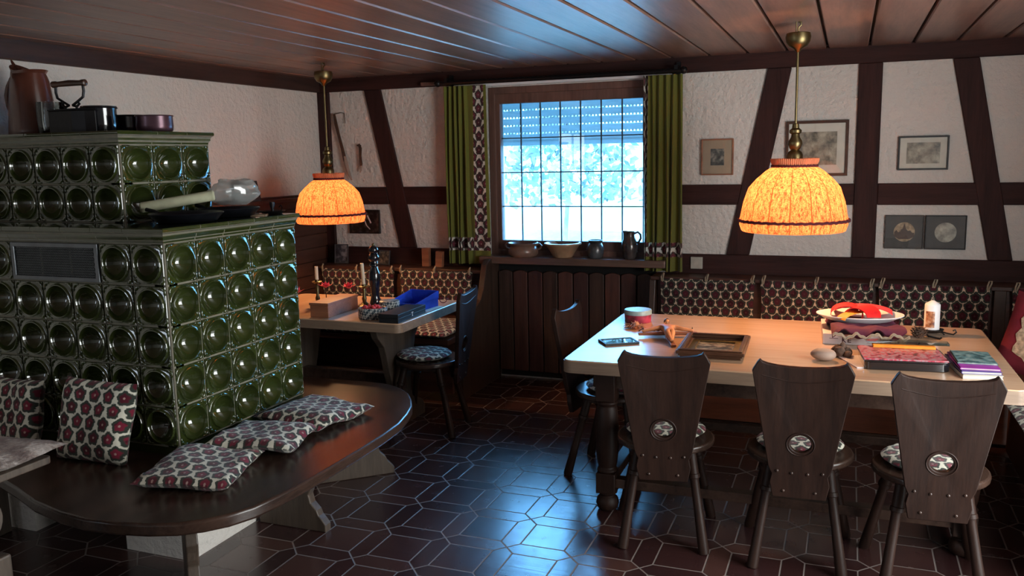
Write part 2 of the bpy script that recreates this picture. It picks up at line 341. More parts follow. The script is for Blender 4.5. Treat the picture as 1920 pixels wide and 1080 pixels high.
# ------------------------------------------------------------------ mesh helpers
class MB:
    def __init__(s): s.v = []; s.f = []; s.uv = None; s.mi = []; s.cur = 0
    def add(s, vs, fs):
        b = len(s.v); s.v += [tuple(p) for p in vs]
        for f in fs: s.f.append([i+b for i in f]); s.mi.append(s.cur)
        return b
    def box(s, x0, x1, y0, y1, z0, z1, T=None):
        vs = [Vector((x, y, z)) for z in (z0, z1) for y in (y0, y1) for x in (x0, x1)]
        if T: vs = [T @ p for p in vs]
        s.add(vs, [(0, 2, 3, 1), (4, 5, 7, 6), (0, 1, 5, 4), (1, 3, 7, 5), (3, 2, 6, 7), (2, 0, 4, 6)]); return s
    def prism(s, poly, h0, h1, T=None, ax='z'):
        """poly of 2D points extruded; ax z: (x,y)->z ; ax y: (x,z)->y ; ax x: (y,z)->x"""
        def P(p, h):
            if ax == 'z': q = Vector((p[0], p[1], h))
            elif ax == 'y': q = Vector((p[0], h, p[1]))
            else: q = Vector((h, p[0], p[1]))
            return T @ q if T else q
        n = len(poly); vs = [P(p, h0) for p in poly]+[P(p, h1) for p in poly]
        s.add(vs, [list(range(n))[::-1], list(range(n, 2*n))]+[(i, (i+1) % n, n+(i+1) % n, n+i) for i in range(n)]); return s
    def ring_prism(s, outer, inner, h0, h1, T=None, ax='z'):
        """outer & inner same point count"""
        def P(p, h):
            if ax == 'z': q = Vector((p[0], p[1], h))
            elif ax == 'y': q = Vector((p[0], h, p[1]))
            else: q = Vector((h, p[0], p[1]))
            return T @ q if T else q
        n = len(outer)
        vs = [P(p, h0) for p in outer]+[P(p, h0) for p in inner]+[P(p, h1) for p in outer]+[P(p, h1) for p in inner]
        fs = []
        for i in range(n):
            j = (i+1) % n
            fs += [(i, n+i, n+j, j), (2*n+i, 2*n+j, 3*n+j, 3*n+i), (i, j, 2*n+j, 2*n+i), (n+i, 3*n+i, 3*n+j, n+j)]
        s.add(vs, fs); return s
    def lathe(s, prof, c=(0, 0, 0), seg=28, T=None, sq=None):
        vs = []; n = len(prof)
        for r, z in prof:
            for k in range(seg):
                a = 2*PI*k/seg; q = Vector((c[0]+r*math.cos(a), c[1]+r*math.sin(a), c[2]+z))
                vs.append(T @ q if T else q)
        fs = [(i*seg+k, i*seg+(k+1) % seg, (i+1)*seg+(k+1) % seg, (i+1)*seg+k) for i in range(n-1) for k in range(seg)]
        if prof[0][0] > 1e-6: fs.append(list(range(seg))[::-1])
        if prof[-1][0] > 1e-6: fs.append([(n-1)*seg+k for k in range(seg)])
        s.add(vs, fs); return s
    def tube(s, pts, r, seg=10, closed=False):
        pts = [Vector(p) for p in pts]; n = len(pts); rs = r if isinstance(r, (list, tuple)) else [r]*n
        vs = []; up_ = None
        for i, p in enumerate(pts):
            if closed: t = pts[(i+1) % n]-pts[i-1]
            else: t = pts[min(i+1, n-1)]-pts[max(i-1, 0)]
            t.normalize()
            if up_ is None: up_ = Vector((0, 0, 1)) if abs(t.z) < .9 else Vector((1, 0, 0))
            a = t.cross(up_); a.normalize(); b = a.cross(t); up_ = b
            for k in range(seg):
                g = 2*PI*k/seg; vs.append(p+(a*math.cos(g)+b*math.sin(g))*rs[i])
        m = n if closed else n-1
        fs = [(i*seg+k, i*seg+(k+1) % seg, ((i+1) % n)*seg+(k+1) % seg, ((i+1) % n)*seg+k) for i in range(m) for k in range(seg)]
        if not closed: fs += [list(range(seg))[::-1], [(n-1)*seg+k for k in range(seg)]]
        s.add(vs, fs); return s
    def ball(s, c, r, seg=12, T=None, sc=(1, 1, 1)):
        pr = [(r*math.sin(PI*i/seg), -r*math.cos(PI*i/seg)) for i in range(seg+1)]; pr[0] = (1e-4*r, -r); pr[-1] = (1e-4*r, r)
        b = len(s.v); s.lathe(pr, (0, 0, 0), seg+4)
        for i in range(b, len(s.v)):
            q = Vector(s.v[i]); q = Vector((q.x*sc[0], q.y*sc[1], q.z*sc[2]))+Vector(c)
            s.v[i] = tuple(T @ q if T else q)
        return s
    def build(s, name, mat, parent=None, smooth=40, bevel=0, seg=2, label=None):
        me = bpy.data.meshes.new(name); me.from_pydata(s.v, [], s.f)
        mats = mat if isinstance(mat, list) else [mat]
        for m in mats: me.materials.append(m)
        if len(mats) > 1:
            me.polygons.foreach_set('material_index', s.mi)
        if s.uv:
            ul = me.uv_layers.new(name='UVMap')
            for lp in me.loops: ul.data[lp.index].uv = s.uv[lp.vertex_index]
        me.update()
        bm = bmesh.new(); bm.from_mesh(me); bmesh.ops.recalc_face_normals(bm, faces=bm.faces); bm.to_mesh(me); bm.free()
        if smooth:
            me.polygons.foreach_set('use_smooth', [True]*len(me.polygons)); me.set_sharp_from_angle(angle=math.radians(smooth))
        o = bpy.data.objects.new(name, me); C.objects.link(o)
        if parent is not None: o.parent = parent
        if bevel:
            b = o.modifiers.new('bevel', 'BEVEL'); b.width = bevel; b.segments = seg; b.limit_method = 'ANGLE'; b.angle_limit = math.radians(40)
            b.harden_normals = False
        if label: o['label'] = label
        return o
def tag(o, label, cat, group=None):
    o['label'] = label; o['category'] = cat
    if group: o['group'] = group
    return o
def thing(name, label, cat, loc=(0, 0, 0), rz=0, group=None):
    o = bpy.data.objects.new(name, None); C.objects.link(o); o.location = loc; o.rotation_euler = (0, 0, rz)
    o.empty_display_size = .1
    return tag(o, label, cat, group)
def struct(o): o['kind'] = 'structure'; return o
def copy_tree(o, parent=None):
    c = o.copy(); C.objects.link(c); c.parent = parent
    for ch in [x for x in bpy.data.objects if x.parent == o]: copy_tree(ch, c)
    return c
def rect(x0, x1, y0, y1): return [(x0, y0), (x1, y0), (x1, y1), (x0, y1)]
def rrect(w, d, r, n=6, cx=0, cy=0):
    out = []
    for sx, sy, a0 in ((1, 1, 0), (-1, 1, 90), (-1, -1, 180), (1, -1, 270)):
        for k in range(n+1):
            a = math.radians(a0+90*k/n); out.append((cx+sx*(w/2-r)+r*math.cos(a), cy+sy*(d/2-r)+r*math.sin(a)))
    return out
def RZ(a): return Matrix.Rotation(a, 4, 'Z')
def TR(x, y, z, rx=0, ry=0, rz=0):
    return Matrix.Translation((x, y, z)) @ Matrix.Rotation(rz, 4, 'Z') @ Matrix.Rotation(ry, 4, 'Y') @ Matrix.Rotation(rx, 4, 'X')
def cushion_mb(w, d, h, n=20, T=None, round_=False, seed=0, sag=0):
    """stuffed cushion lying in xy, thickness h, UV in metres"""
    m = MB(); m.uv = []
    for side in (1, -1):
        b = len(m.v); vs = []
        for j in range(n+1):
            for i in range(n+1):
                a, c = -1+2*i/n, -1+2*j/n
                if round_:
                    mm = max(abs(a), abs(c)); L = math.hypot(a, c) or 1; x, y = a*mm/L, c*mm/L; e = 1-mm**4
                    px_, py_ = x*w/2, y*d/2
                else:
                    e = (1-abs(a)**5)*(1-abs(c)**5); e = max(0, e)
                    pin = 1-.035*(1-a*a)-.0; pin2 = 1-.035*(1-c*c)
                    px_, py_ = a*w/2*pin2, c*d/2*pin
                z = side*h/2*(max(e, 0)**.45)+sag*noise.noise(Vector((px_*6+seed, py_*6, 0)))
                if side == 1: z += .004*noise.noise(Vector((px_*25+seed, py_*25, 3)))
                p = Vector((px_, py_, z)); vs.append(T @ p if T else p); m.uv.append((px_+seed*.7, py_+seed*.3))
        q = n+1
        fs = [(j*q+i, j*q+i+1, (j+1)*q+i+1, (j+1)*q+i) for j in range(n) for i in range(n)]
        if side == -1: fs = [f[::-1] for f in fs]
        m.add(vs, fs)
    return m

# ================================================================== ROOM
XL, XR, YB, YF, ZC = -4.0, 1.5, 6.0, -2.0, 2.32
def sbox(name, a, mat, **k):
    m = MB(); m.box(*a); return struct(m.build(name, mat, smooth=0, **k))
sbox('floor', (XL-.2, XR+.2, YF-.2, YB+.2, -.1, 0), M['floor'])
# window wall with its opening
wx0, wx1, wz0, wz1 = -2.52, -1.18, .93, 2.19
m = MB(); m.box(XL-.2, wx0, YB, YB+.3, 0, ZC+.1); m.box(wx1, XR+.2, YB, YB+.3, 0, ZC+.1)
m.box(wx0, wx1, YB, YB+.3, 0, wz0); m.box(wx0, wx1, YB, YB+.3, wz1, ZC+.1)
struct(m.build('wall_back', M['plaster'], smooth=0))
sbox('wall_left', (XL-.2, XL, YF-.2, YB, 0, ZC+.1), M['plaster'])
sbox('wall_right', (XR, XR+.2, YF-.2, YB, 0, ZC+.1), M['plaster'])
sbox('wall_front', (XL-.2, XR+.2, YF-.2, YF, 0, ZC+.1), M['plaster'])
# window frame at the left and glazed door at the right, beside the camera
cx = -.5
m = MB(); m.ring_prism([(cx-.74, .82), (cx+.74, .82), (cx+.74, 2.08), (cx-.74, 2.08)], [(cx-.66, .90), (cx+.66, .90), (cx+.66, 2.0), (cx-.66, 2.0)], XL, XL+.08, ax='x')
m.box(XL+.05, XL+.09, cx-.02, cx+.02, .9, 2.0); struct(m.build('window_2', M['winwood'], smooth=0))
m = MB(); m.ring_prism([(1.74, 0), (3.76, 0), (3.76, 2.10), (1.74, 2.10)], [(1.83, .10), (3.67, .10), (3.67, 2.02), (1.83, 2.02)], XR-.05, XR, ax='x')
m.box(XR-.06, XR-.02, 2.71, 2.79, .10, 2.02); m.box(XR-.06, XR-.02, 1.83, 3.67, .95, 1.01); struct(m.build('door_1', M['winwood'], smooth=0))
# ceiling of long boards running towards the window wall
m = MB(); m.box(XL-.2, XR+.2, YF-.2, YB+.2, ZC+.03, ZC+.1); cb = None
struct(m.build('ceiling', M['dark'], smooth=0))
x = -1.885-.247*9; k = 0; m = MB()
while x < XR+.2:
    g = .0075
    a, b = max(x+g, XL-.1), min(x+.247-g, XR+.1)
    if b > a:
        m.prism([(a, ZC+.028), (a, ZC+.007), (a+.006, ZC), (b-.006, ZC), (b, ZC+.007), (b, ZC+.028)], YF-.1, YB+.05, ax='y')
    x += .247
o = struct(m.build('ceiling', M['ceil'], smooth=0)); o.name = 'ceiling.boards'; o.name = 'ceiling.001'
# timber framing on the window wall
tn = [0]
def timber(poly, mat, d0=0, d1=.018, ax='y', base=None):
    tn[0] += 1; m = MB()
    if ax == 'y': m.prism(poly, YB-d1, YB+.001, ax='y')
    else: m.prism(poly, XL-.001, XL+d1, ax='x')
    return struct(m.build('trim_%d' % tn[0], mat, smooth=0, bevel=.004, seg=1))
timber(rect(XL, XR, 2.218, ZC+.01), M['beam_x'], d1=.03)
timber(rect(XL, -3.895, .05, 2.218), M['beam'], d1=.028)
timber([(-3.305, .985), (-3.155, .985), (-3.423, 2.218), (-3.571, 2.218)], M['beam'], d1=.020)
for a, b in ((-3.895, -3.50), (-3.29, -2.56)):
    tn[0] += 1; m = MB()
    if a < -3.6: m.prism([(a, 1.327), (-3.387, 1.327), (-3.408, 1.464), (a, 1.464)], YB-.018, YB+.001, ax='y')
    else: m.prism([(-3.231, 1.327), (b, 1.327), (b, 1.464), (-3.261, 1.464)], YB-.018, YB+.001, ax='y')
    struct(m.build('trim_%d' % tn[0], M['beam_x'], smooth=0, bevel=.004, seg=1))
timber(rect(XL, -2.53, .841, .985), M['beam_x'], d1=.026)
timber(rect(-1.17, XR, .841, .985), M['beam_x'], d1=.026)
timber([(-.767, .985), (-.614, .985), (-.371, 2.218), (-.521, 2.218)], M['beam'], d1=.020)
timber(rect(.035, .175, .985, 2.218), M['beam'], d1=.020)
timber([(.823, .985), (.957, .985), (.711, 2.218), (.567, 2.218)], M['beam'], d1=.020)
for a0, a1, b0, b1 in ((-1.17, -1.17, -.699, -.672), (-.554, -.527, .035, .035), (.175, .175, .783, .752), (.886, .858, XR, XR)):
    timber([(a0, 1.327), (b0, 1.327), (b1, 1.464), (a1, 1.464)], M['beam_x'], d1=.018)
timber(rect(YF, YB, 2.218, ZC+.01), M['beam_y'], d1=.03, ax='x')
# horizontal boarding low on the left wall, with its cap
m = MB(); z = .45
while z < 1.36:
    m.prism([(XL, z+.003), (XL+.024, z+.003), (XL+.030, z+.012), (XL+.030, z+.098), (XL+.024, z+.107), (XL, z+.107)], 3.7, YB-.02, ax='y', T=None) if False else m.box(XL, XL+.028, 3.7, YB-.02, z+.004, z+.106)
    z += .108
m.box(XL, XL+.015, 3.7, YB-.02, .4, 1.38)
tn[0] += 1; struct(m.build('trim_%d' % tn[0], M['wains'], smooth=0, bevel=.004, seg=2))
tn[0] += 1; m = MB(); m.box(XL, XL+.075, 3.7, YB-.03, 1.378, 1.402); struct(m.build('trim_%d' % tn[0], M['wains'], smooth=0, bevel=.004))

# ------------------------------------------------------------------ window
f = MB(); ox0, ox1, oz0, oz1 = -2.52, -1.18, .93, 2.19; gx0, gx1, gz0, gz1 = -2.436, -1.205, 1.056, 2.07
f.ring_prism([(ox0, oz0), (ox1, oz0), (ox1, oz1), (ox0, oz1)], [(ox0+.052, oz0+.06), (ox1-.02, oz0+.06), (ox1-.02, oz1-.05), (ox0+.052, oz1-.05)], YB-.004, YB+.09, ax='y')
fo = struct(f.build('window_1', M['winwood'], smooth=0, bevel=.004))
s_ = MB(); s_.ring_prism([(ox0+.046, oz0+.055), (ox1-.01, oz0+.055), (ox1-.01, oz1-.045), (ox0+.046, oz1-.045)], [(gx0, gz0), (gx1, gz0), (gx1, gz1), (gx0, gz1)], YB+.012, YB+.075, ax='y')
s_.build('sash', M['winwood'], fo, smooth=0, bevel=.005)
g = MB(); g.box(gx0-.01, gx1+.01, YB+.045, YB+.049, gz0-.01, gz1+.01); g.build('window_pane', M['pane'], fo, smooth=0)
l_ = MB()
for i in range(1, 8): xx = gx0+(gx1-gx0)*i/8; l_.box(xx-.004, xx+.004, YB+.040, YB+.054, gz0, gz1)
for i in range(1, 4): zz = gz0+(gz1-gz0)*i/4; l_.box(gx0, gx1, YB+.039, YB+.055, zz-.004, zz+.004)
l_.build('leading', M['lead'], fo, smooth=0)
s2 = MB(); s2.box(ox0-.04, ox1+.02, YB-.16, YB+.03, .895, .948); s2.build('window_sill', M['sillwood'], fo, smooth=0, bevel=.006)
# roller shutter half let down outside, with rows of light slots
sh = MB(); z = 2.20; yb = YB+.20
while z > 1.83:
    z0 = z-.0585
    sh.prism([(yb-.004, z0+.011), (yb+.012, z0+.011), (yb+.016, z0+.035), (yb+.010, z-.001), (yb-.001, z-.001), (yb-.006, z0+.035)], ox0-.05, ox1+.05, ax='x')
    xx = ox0
    while xx < ox1:
        sh.box(xx, xx+.012, yb, yb+.006, z0, z0+.011); xx += .026
    z = z0
sh.box(ox0-.05, ox1+.05, yb-.006, yb+.012, z-.028, z+.011)
sh.build('roller_shutter', M['shutter'], fo, smooth=0)
wall_h = MB(); wall_h.box(-2.6, -1.1, YB+.12, YB+.28, 2.19, 2.5); 

# outside: rising meadow, a path, bushes
hm = MB(); nx, ny = 30, 30
for j in range(ny+1):
    for i in range(nx+1):
        X = -26+40*i/nx; Y = 6.6+36*j/ny; d = Y-6.6
        hm.v.append((X, Y, -.3+.10*d+.22*max(0, d-9)+.35*noise.noise(Vector((X*.2, Y*.2, 0)))))
hm.f = [(j*(nx+1)+i, j*(nx+1)+i+1, (j+1)*(nx+1)+i+1, (j+1)*(nx+1)+i) for j in range(ny) for i in range(nx)]; hm.mi = [0]*len(hm.f)
tag(hm.build('garden_slope', M['hill']), 'pale sunlit garden slope rising outside beyond the window', 'garden')['kind'] = 'structure'
pm = MB(); vs = []
for i in range(13):
    X = -9+1.1*i; Yc = 11.5+1.6*math.sin(i*.35)
    for dy in (-.9, .9):
        Y = Yc+dy; d = Y-6.6; vs.append((X, Y, -.3+.10*d+.22*max(0, d-9)+.35*noise.noise(Vector((X*.2, Y*.2, 0)))+.05))
pm.add(vs, [(2*i, 2*i+2, 2*i+3, 2*i+1) for i in range(12)])
tag(pm.build('garden_path', M['water']), 'pale bluish paved path crossing the garden slope outside', 'path')['kind'] = 'structure'
def bush(x, y, r, lab):
    m = MB(); d = y-6.6; zb = -.3+.10*d+.22*max(0, d-9)
    for i in range(1300):
        a, b = random.uniform(0, 2*PI), random.uniform(-.3, 1.5); rr = r*random.uniform(.6, 1)
        c = Vector((x+rr*math.cos(a)*math.cos(b), y+rr*math.sin(a)*math.cos(b), zb+r*.7+rr*math.sin(b)*.9))
        u = Vector([random.uniform(-1, 1) for _ in range(3)]).normalized()*r*.065; v = u.cross(Vector([random.uniform(-1, 1) for _ in range(3)])).normalized()*r*.04
        m.add([c-u, c-v, c+u, c+v], [(0, 1, 2, 3)])
    m.tube([(x, y, zb-.1), (x+.05*r, y, zb+r*.5), (x, y, zb+r)], [.03*r, .025*r, .02*r], 6)
    return tag(m.build('garden_bush', M['leaf'], smooth=0), lab, 'bush')
bush(-4.2, 13, 1.3, 'sunlit green bush outside, behind the left window panes')
bush(-5.9, 19, 2.1, 'large pale tree crown up the slope, behind the top left panes')
bush(-1.2, 17, 1.9, 'pale bush on the slope outside, behind the right window panes')

# ------------------------------------------------------------------ curtains
def curtain(name, x0, x1, ztop, zbot, mirror, label):
    W = .62; n = 90; m = MB(); m.uv = []; rows = 14; th = .0035
    for side in (0, 1):
        b = len(m.v); vs = []
        for j in range(rows+1):
            t = j/rows; z = ztop+(zbot-ztop)*t
            for i in range(n+1):
                s = i/n; fl = 1 if mirror else -1
                ws = x1-x0; st_ = .05 if mirror else .155; fx = s/.70*(ws-st_) if s < .70 else (ws-st_)+(s-.70)/.30*st_
                x = x0+fx if not mirror else x1-fx
                x += .012*math.sin(s*2*PI*3.1+1)*t
                amp = .030*(.55+.45*t)*(1 if s < .66 else max(.18, 1-(s-.66)*12))
                if mirror and s > .70: amp += .11*(s-.70)
                y = YB-.105-amp*math.sin(s*2*PI*6.5+.6*math.sin(3*t))+.004*math.sin(9*s+7*t)-(th if side else 0)
                vs.append((x, y, z)); m.uv.append((W*(1-s)-.004, (1-t)*(ztop-zbot)))
        q = n+1
        m.add(vs, [(j*q+i, j*q+i+1, (j+1)*q+i+1, (j+1)*q+i) for j in range(rows) for i in range(n)])
    return tag(m.build(name, M['curtain'], smooth=60), label, 'curtain')
curtain('curtain', -2.835, -2.495, 2.205, .885, False, 'olive green curtain with flower border, left of the window')
curtain('curtain', -1.325, -1.06, 2.205, .870, True, 'olive green curtain with flower hem, right of the window')
r = MB(); pts = [(-2.86+i*.018, YB-.13, 2.228+.000*i) for i in range(101)]
r.tube(pts, [.013+.004*(i % 2) for i in range(101)], 8)
ro = tag(r.build('curtain_rod', M['iron']), 'dark twisted curtain rod above the window', 'curtain rod')
for xx in (-2.87, -1.05):
    f2 = MB(); f2.ball((xx, YB-.13, 2.228), .026, 10); f2.lathe([(.018, -.02), (.018, .02)], (xx, YB-.13, 2.228), 10); f2.build('finial', M['iron'], ro)
for xx in (-2.80, -1.10):
    b_ = MB(); b_.box(xx-.012, xx+.012, YB-.145, YB-.03, 2.235, 2.262); b_.box(xx-.014, xx+.014, YB-.05, YB-.03, 2.19, 2.29); b_.build('bracket', M['iron'], ro, smooth=0)
t_ = MB(); t_.box(-2.76, -1.14, YB-.075, YB-.05, 2.196, 2.214)
tag(t_.build('curtain_track', M['waxwhite'], smooth=0), 'thin white curtain track right above the window frame', 'curtain track')
sk = MB(); sk.box(-3.045, -2.93, YB-.07, YB-.03, 2.225, 2.25); tag(sk.build('roller_belt_box', M['winwood'], smooth=0, bevel=.004), 'small brownish box on the top beam left of the curtain rod', 'box')

# radiator cover of scalloped vertical boards under the sill
rc = thing('radiator_cover', 'scalloped vertical brown boards covering the space below the window sill', 'radiator cover', (-1.87, YB-.03, 0))
pb = MB(); pb.box(-.58, .62, .0, .028, .02, .894); pb.build('back_panel', M['dark'], rc, smooth=0)
for i in range(10):
    bx0 = -.575+.1185*i; bw = .110; m = MB()
    top = [(bx0+bw*k/8, .822+.016*math.sin(PI*k/8)) for k in range(9)]
    m.prism([(bx0, .065), (bx0+bw, .065)]+top[::-1], -.030, -.004, ax='y')
    o = m.build('board', wood('cover_board_%d' % i, [(.030, .014, .010), (.045, .016, .012), (.035, .012, .010)][i % 3], [(.075, .038, .026), (.115, .045, .032), (.075, .03, .024)][i % 3], 2, .45, .3), rc, smooth=0, bevel=.004)

# wall socket
so = thing('wall_socket', 'cream power socket beside the right curtain hem', 'socket', (-.965, YB-.026, .925))
m = MB(); m.box(-.041, .041, -.012, 0, -.041, .041); m.build('plate', M['plastic'], so, smooth=0, bevel=.003)
m = MB(); T = TR(0, -.012, 0, PI/2); m.lathe([(.021, -.001), (.021, .003), (.018, .003), (.018, .001)], seg=20, T=T); m.build('insert', M['plastic'], so)

# ================================================================== TILED STOVE
st = thing('tiled_stove', 'green glazed tiled stove with bowl tiles and stepped top', 'tiled stove', (-2.553, 2.675, 0))
OX, OY = -2.553, 2.675      # parts are given relative to the root
def tilepanel(m, o, du, nrm, su, sv, holes=False):
    """one bowl tile: o = centre, du = unit direction along the wall, nrm = outward"""
    up_ = Vector((0, 0, 1)); K = 40; g = .0028
    def P(u, v, d): return o+du*u+up_*v+nrm*d
    rings = []
    def sq(f, d):
        out = []
        for k in range(K):
            a = 2*PI*k/K; c, s = math.cos(a), math.sin(a); q = 1/max(abs(c), abs(s)); out.append(P(c*q*(su/2-g)*f, s*q*(sv/2-g)*f, d))
        return out
    def ci(r, d): return [P(math.cos(2*PI*k/K)*r*su, math.sin(2*PI*k/K)*r*sv, d) for k in range(K)]
    rings = [sq(1, -.012), sq(1, .001), sq(.965, .006), ci(.455, .005), ci(.435, .008), ci(.42, .014), ci(.40, .015), ci(.385, .011), ci(.372, .001)]
    for t in (.34, .29, .23, .16, .08): rings.append(ci(t, .001-.046*math.cos(t/.372*PI/2)**.8))
    b = m.add([p for r_ in rings for p in r_], [(i*K+k, i*K+(k+1) % K, (i+1)*K+(k+1) % K, (i+1)*K+k) for i in range(len(rings)-1) for k in range(K)])
    m.add([P(0, 0, -.045)], []); c = len(m.v)-1; L = b+(len(rings)-1)*K
    for k in range(K): m.f.append([L+k, L+(k+1) % K, c]); m.mi.append(0)
    for su_ in (-1, 1):
        for sv_ in (-1, 1):
            q = P(su_*su*.415, sv_*sv*.415, .005); B = Matrix((tuple(du)+(0,), (0, 0, 1, 0), tuple(nrm)+(0,), (0, 0, 0, 1))).transposed()
            m.ball((0, 0, 0), 1, 6, T=Matrix.Translation(q) @ B.to_4x4() @ Matrix.Rotation(math.radians(-45*su_*sv_), 4, 'Z') @ Matrix.Diagonal((.017, .008, .006, 1)))
            q2 = P(su_*su*.345, sv_*sv*.455, .004)
            m.ball((0, 0, 0), 1, 5, T=Matrix.Translation(q2) @ B.to_4x4() @ Matrix.Diagonal((.016, .006, .006, 1)))
            q2 = P(su_*su*.455, sv_*sv*.345, .004)
            m.ball((0, 0, 0), 1, 5, T=Matrix.Translation(q2) @ B.to_4x4() @ Matrix.Diagonal((.006, .016, .006, 1)))
def fillet(m, o, du, nrm, u0, u1, v0, v1, g=.002):
    P = lambda u, v, d: o+du*u+Vector((0, 0, v))+nrm*d
    m.add([P(u0+g, v0+g, .004), P(u1-g, v0+g, .004), P(u1-g, v1-g, .004), P(u0+g, v1-g, .004), P(u0+g, v0+g, -.01), P(u1-g, v0+g, -.01), P(u1-g, v1-g, -.01), P(u0+g, v1-g, -.01)],
          [(0, 1, 2, 3), (0, 4, 5, 1), (1, 5, 6, 2), (2, 6, 7, 3), (3, 7, 4, 0)])
def stove_block(name, cx, cy, z0, rows, rh, fcols, fw_, rcols, rw, skip, xl, yb):
    """corner (cx,cy); front faces -Y running to -X ; side faces +X running to +Y"""
    m = MB(); core = MB()
    ex, ey = Vector((-1, 0, 0)), Vector((0, 1, 0)); nf, ns = Vector((0, -1, 0)), Vector((1, 0, 0))
    for rI in range(rows):
        zc = z0+rh*(rI+.5)
        for c in range(fcols):
            if (rI, c) in skip: continue
            if cx-fw_*(c+.5)-fw_/2 < xl-.02: continue
            tilepanel(m, Vector((cx-fw_*(c+.5), cy, zc)), ex, nf, fw_, rh)
        for c in range(rcols): tilepanel(m, Vector((cx, cy+rw*(c+.5), zc)), ey, ns, rw, rh)
    m.build(name, M['glaze'], st, smooth=50)
    g = .004
    core.box(xl, cx-.06, cy+.06, yb, z0, z0+rows*rh)
    # thin grout lattice between the tiles
    for rI in range(rows+1):
        z = z0+rh*rI; hh = .003
        core.box(xl, cx+.001, cy-.001, cy+.06, z-hh, z+hh); core.box(cx-.06, cx+.001, cy-.001, yb, z-hh, z+hh)
    for c in range(fcols+1):
        xx = cx-fw_*c
        if xx < xl: break
        core.box(xx-.003, xx+.003, cy-.001, cy+(.06 if c else .012), z0, z0+rows*rh)
    for c in range(rcols+1): core.box(cx-(.06 if c else .012), cx+.001, cy+rw*c-.003, cy+rw*c+.003, z0, z0+rows*rh)
    return core
def cornice(name, cx, cy, z, prof, xl, yb, fcols, fw_, rcols, rw):
    m = MB(); gr = MB()
    def seg_front(mm, x0, x1, corner, sc_=1.0, dz=0):
        vs = []; n = len(prof)
        for (o_, h) in prof: vs.append((x0, cy-o_*sc_, z+h+dz))
        for (o_, h) in prof: vs.append((x1+(o_*sc_ if corner else 0), cy-o_*sc_, z+h+dz))
        mm.add(vs, [(i, (i+1) % n, n+(i+1) % n, n+i) for i in range(n)]+[list(range(n))[::-1], list(range(n, 2*n))])
    def seg_side(mm, y0, y1, corner, sc_=1.0, dz=0):
        vs = []; n = len(prof)
        for (o_, h) in prof: vs.append((cx+o_*sc_, y0-(o_*sc_ if corner else 0), z+h+dz))
        for (o_, h) in prof: vs.append((cx+o_*sc_, y1, z+h+dz))
        mm.add(vs, [(i, (i+1) % n, n+(i+1) % n, n+i) for i in range(n)]+[list(range(n))[::-1], list(range(n, 2*n))])
    for c in range(fcols):
        b = cx-fw_*c-(.002 if c else 0); a = max(cx-fw_*(c+1)+.002, xl)
        if b > xl: seg_front(m, a, b, c == 0)
    for c in range(rcols): seg_side(m, cy+rw*c+(.002 if c else 0), cy+rw*(c+1)-.002, c == 0)
    seg_front(gr, xl, cx, True, .97, -.001); seg_side(gr, cy, yb, True, .97, -.001)
    o = m.build(name, M['glaze'], st, smooth=50)
    gr.build('joint', M['grout'], o, smooth=0)
    H = prof[-2][1]
    return H
prof_l = [(-.03, 0), (.002, 0), (.006, .004), (.007, .012), (.012, .016), (.018, .032), (.030, .046), (.040, .050), (.042, .060), (.038, .066), (-.03, .066)]
prof_u = [(-.03, 0), (.002, 0), (.006, .004), (.007, .012), (.012, .016), (.018, .028), (.030, .040), (.044, .045), (.047, .053), (.043, .060), (-.03, .060)]
lx, ly = 0.0, 0.0; xl = XL+.003-OX
zs = .511
gsk = {(4, 2), (4, 3), (4, 4)}
core = stove_block('lower_tiles', lx, ly, zs, 5, .170, 9, .1695, 5, .175, gsk, xl, .875)
core.box(xl, lx-.06, ly+.06, .875, zs+.85, zs+.85+.04)
core.build('grout_core', M['grout'], st, smooth=0)
cornice('lower_cornice', lx, ly, zs+.85, prof_l, xl, .875, 9, .1695, 5, .175)
m = MB(); m.box(xl, lx+.02, ly-.02, .875, zs+.85+.03, zs+.85+.0655); m.build('counter_slab', M['glaze'], st, smooth=0)
ux, uy = -2.97-OX, 2.90-OY; zu = 1.427
core = stove_block('upper_tiles', ux, uy, zu, 2, .170, 7, .1695, 3, .187, set(), xl, uy+.561)
core.build('grout_core', M['grout'], st, smooth=0)
cornice('upper_cornice', ux, uy, zu+.34, prof_u, xl, uy+.561, 7, .1695, 3, .187)
m = MB(); m.box(xl, ux+.02, uy-.02, uy+.561, zu+.34+.02, zu+.3995); m.build('top_slab', M['glaze'], st, smooth=0)
ZT1 = zs+.85+.066; ZT2 = zu+.40
# skirting of the tiled body and whitewashed piers below
m = MB(); m.box(xl, lx-.004, ly+.004, .875, .468, zs); m.build('skirting', M['glaze'], st, smooth=0)
for a, b in ((xl, -3.466-OX), (-2.914-OX, -.003)):
    m = MB(); m.box(a, b, .018, .86, 0, .42); m.build('plinth_pier', M['plaster'], st, smooth=0)
m = MB(); m.box(-3.466-OX, -2.914-OX, .6, .86, 0, .42); m.build('plinth_back', M['plaster'], st, smooth=0)
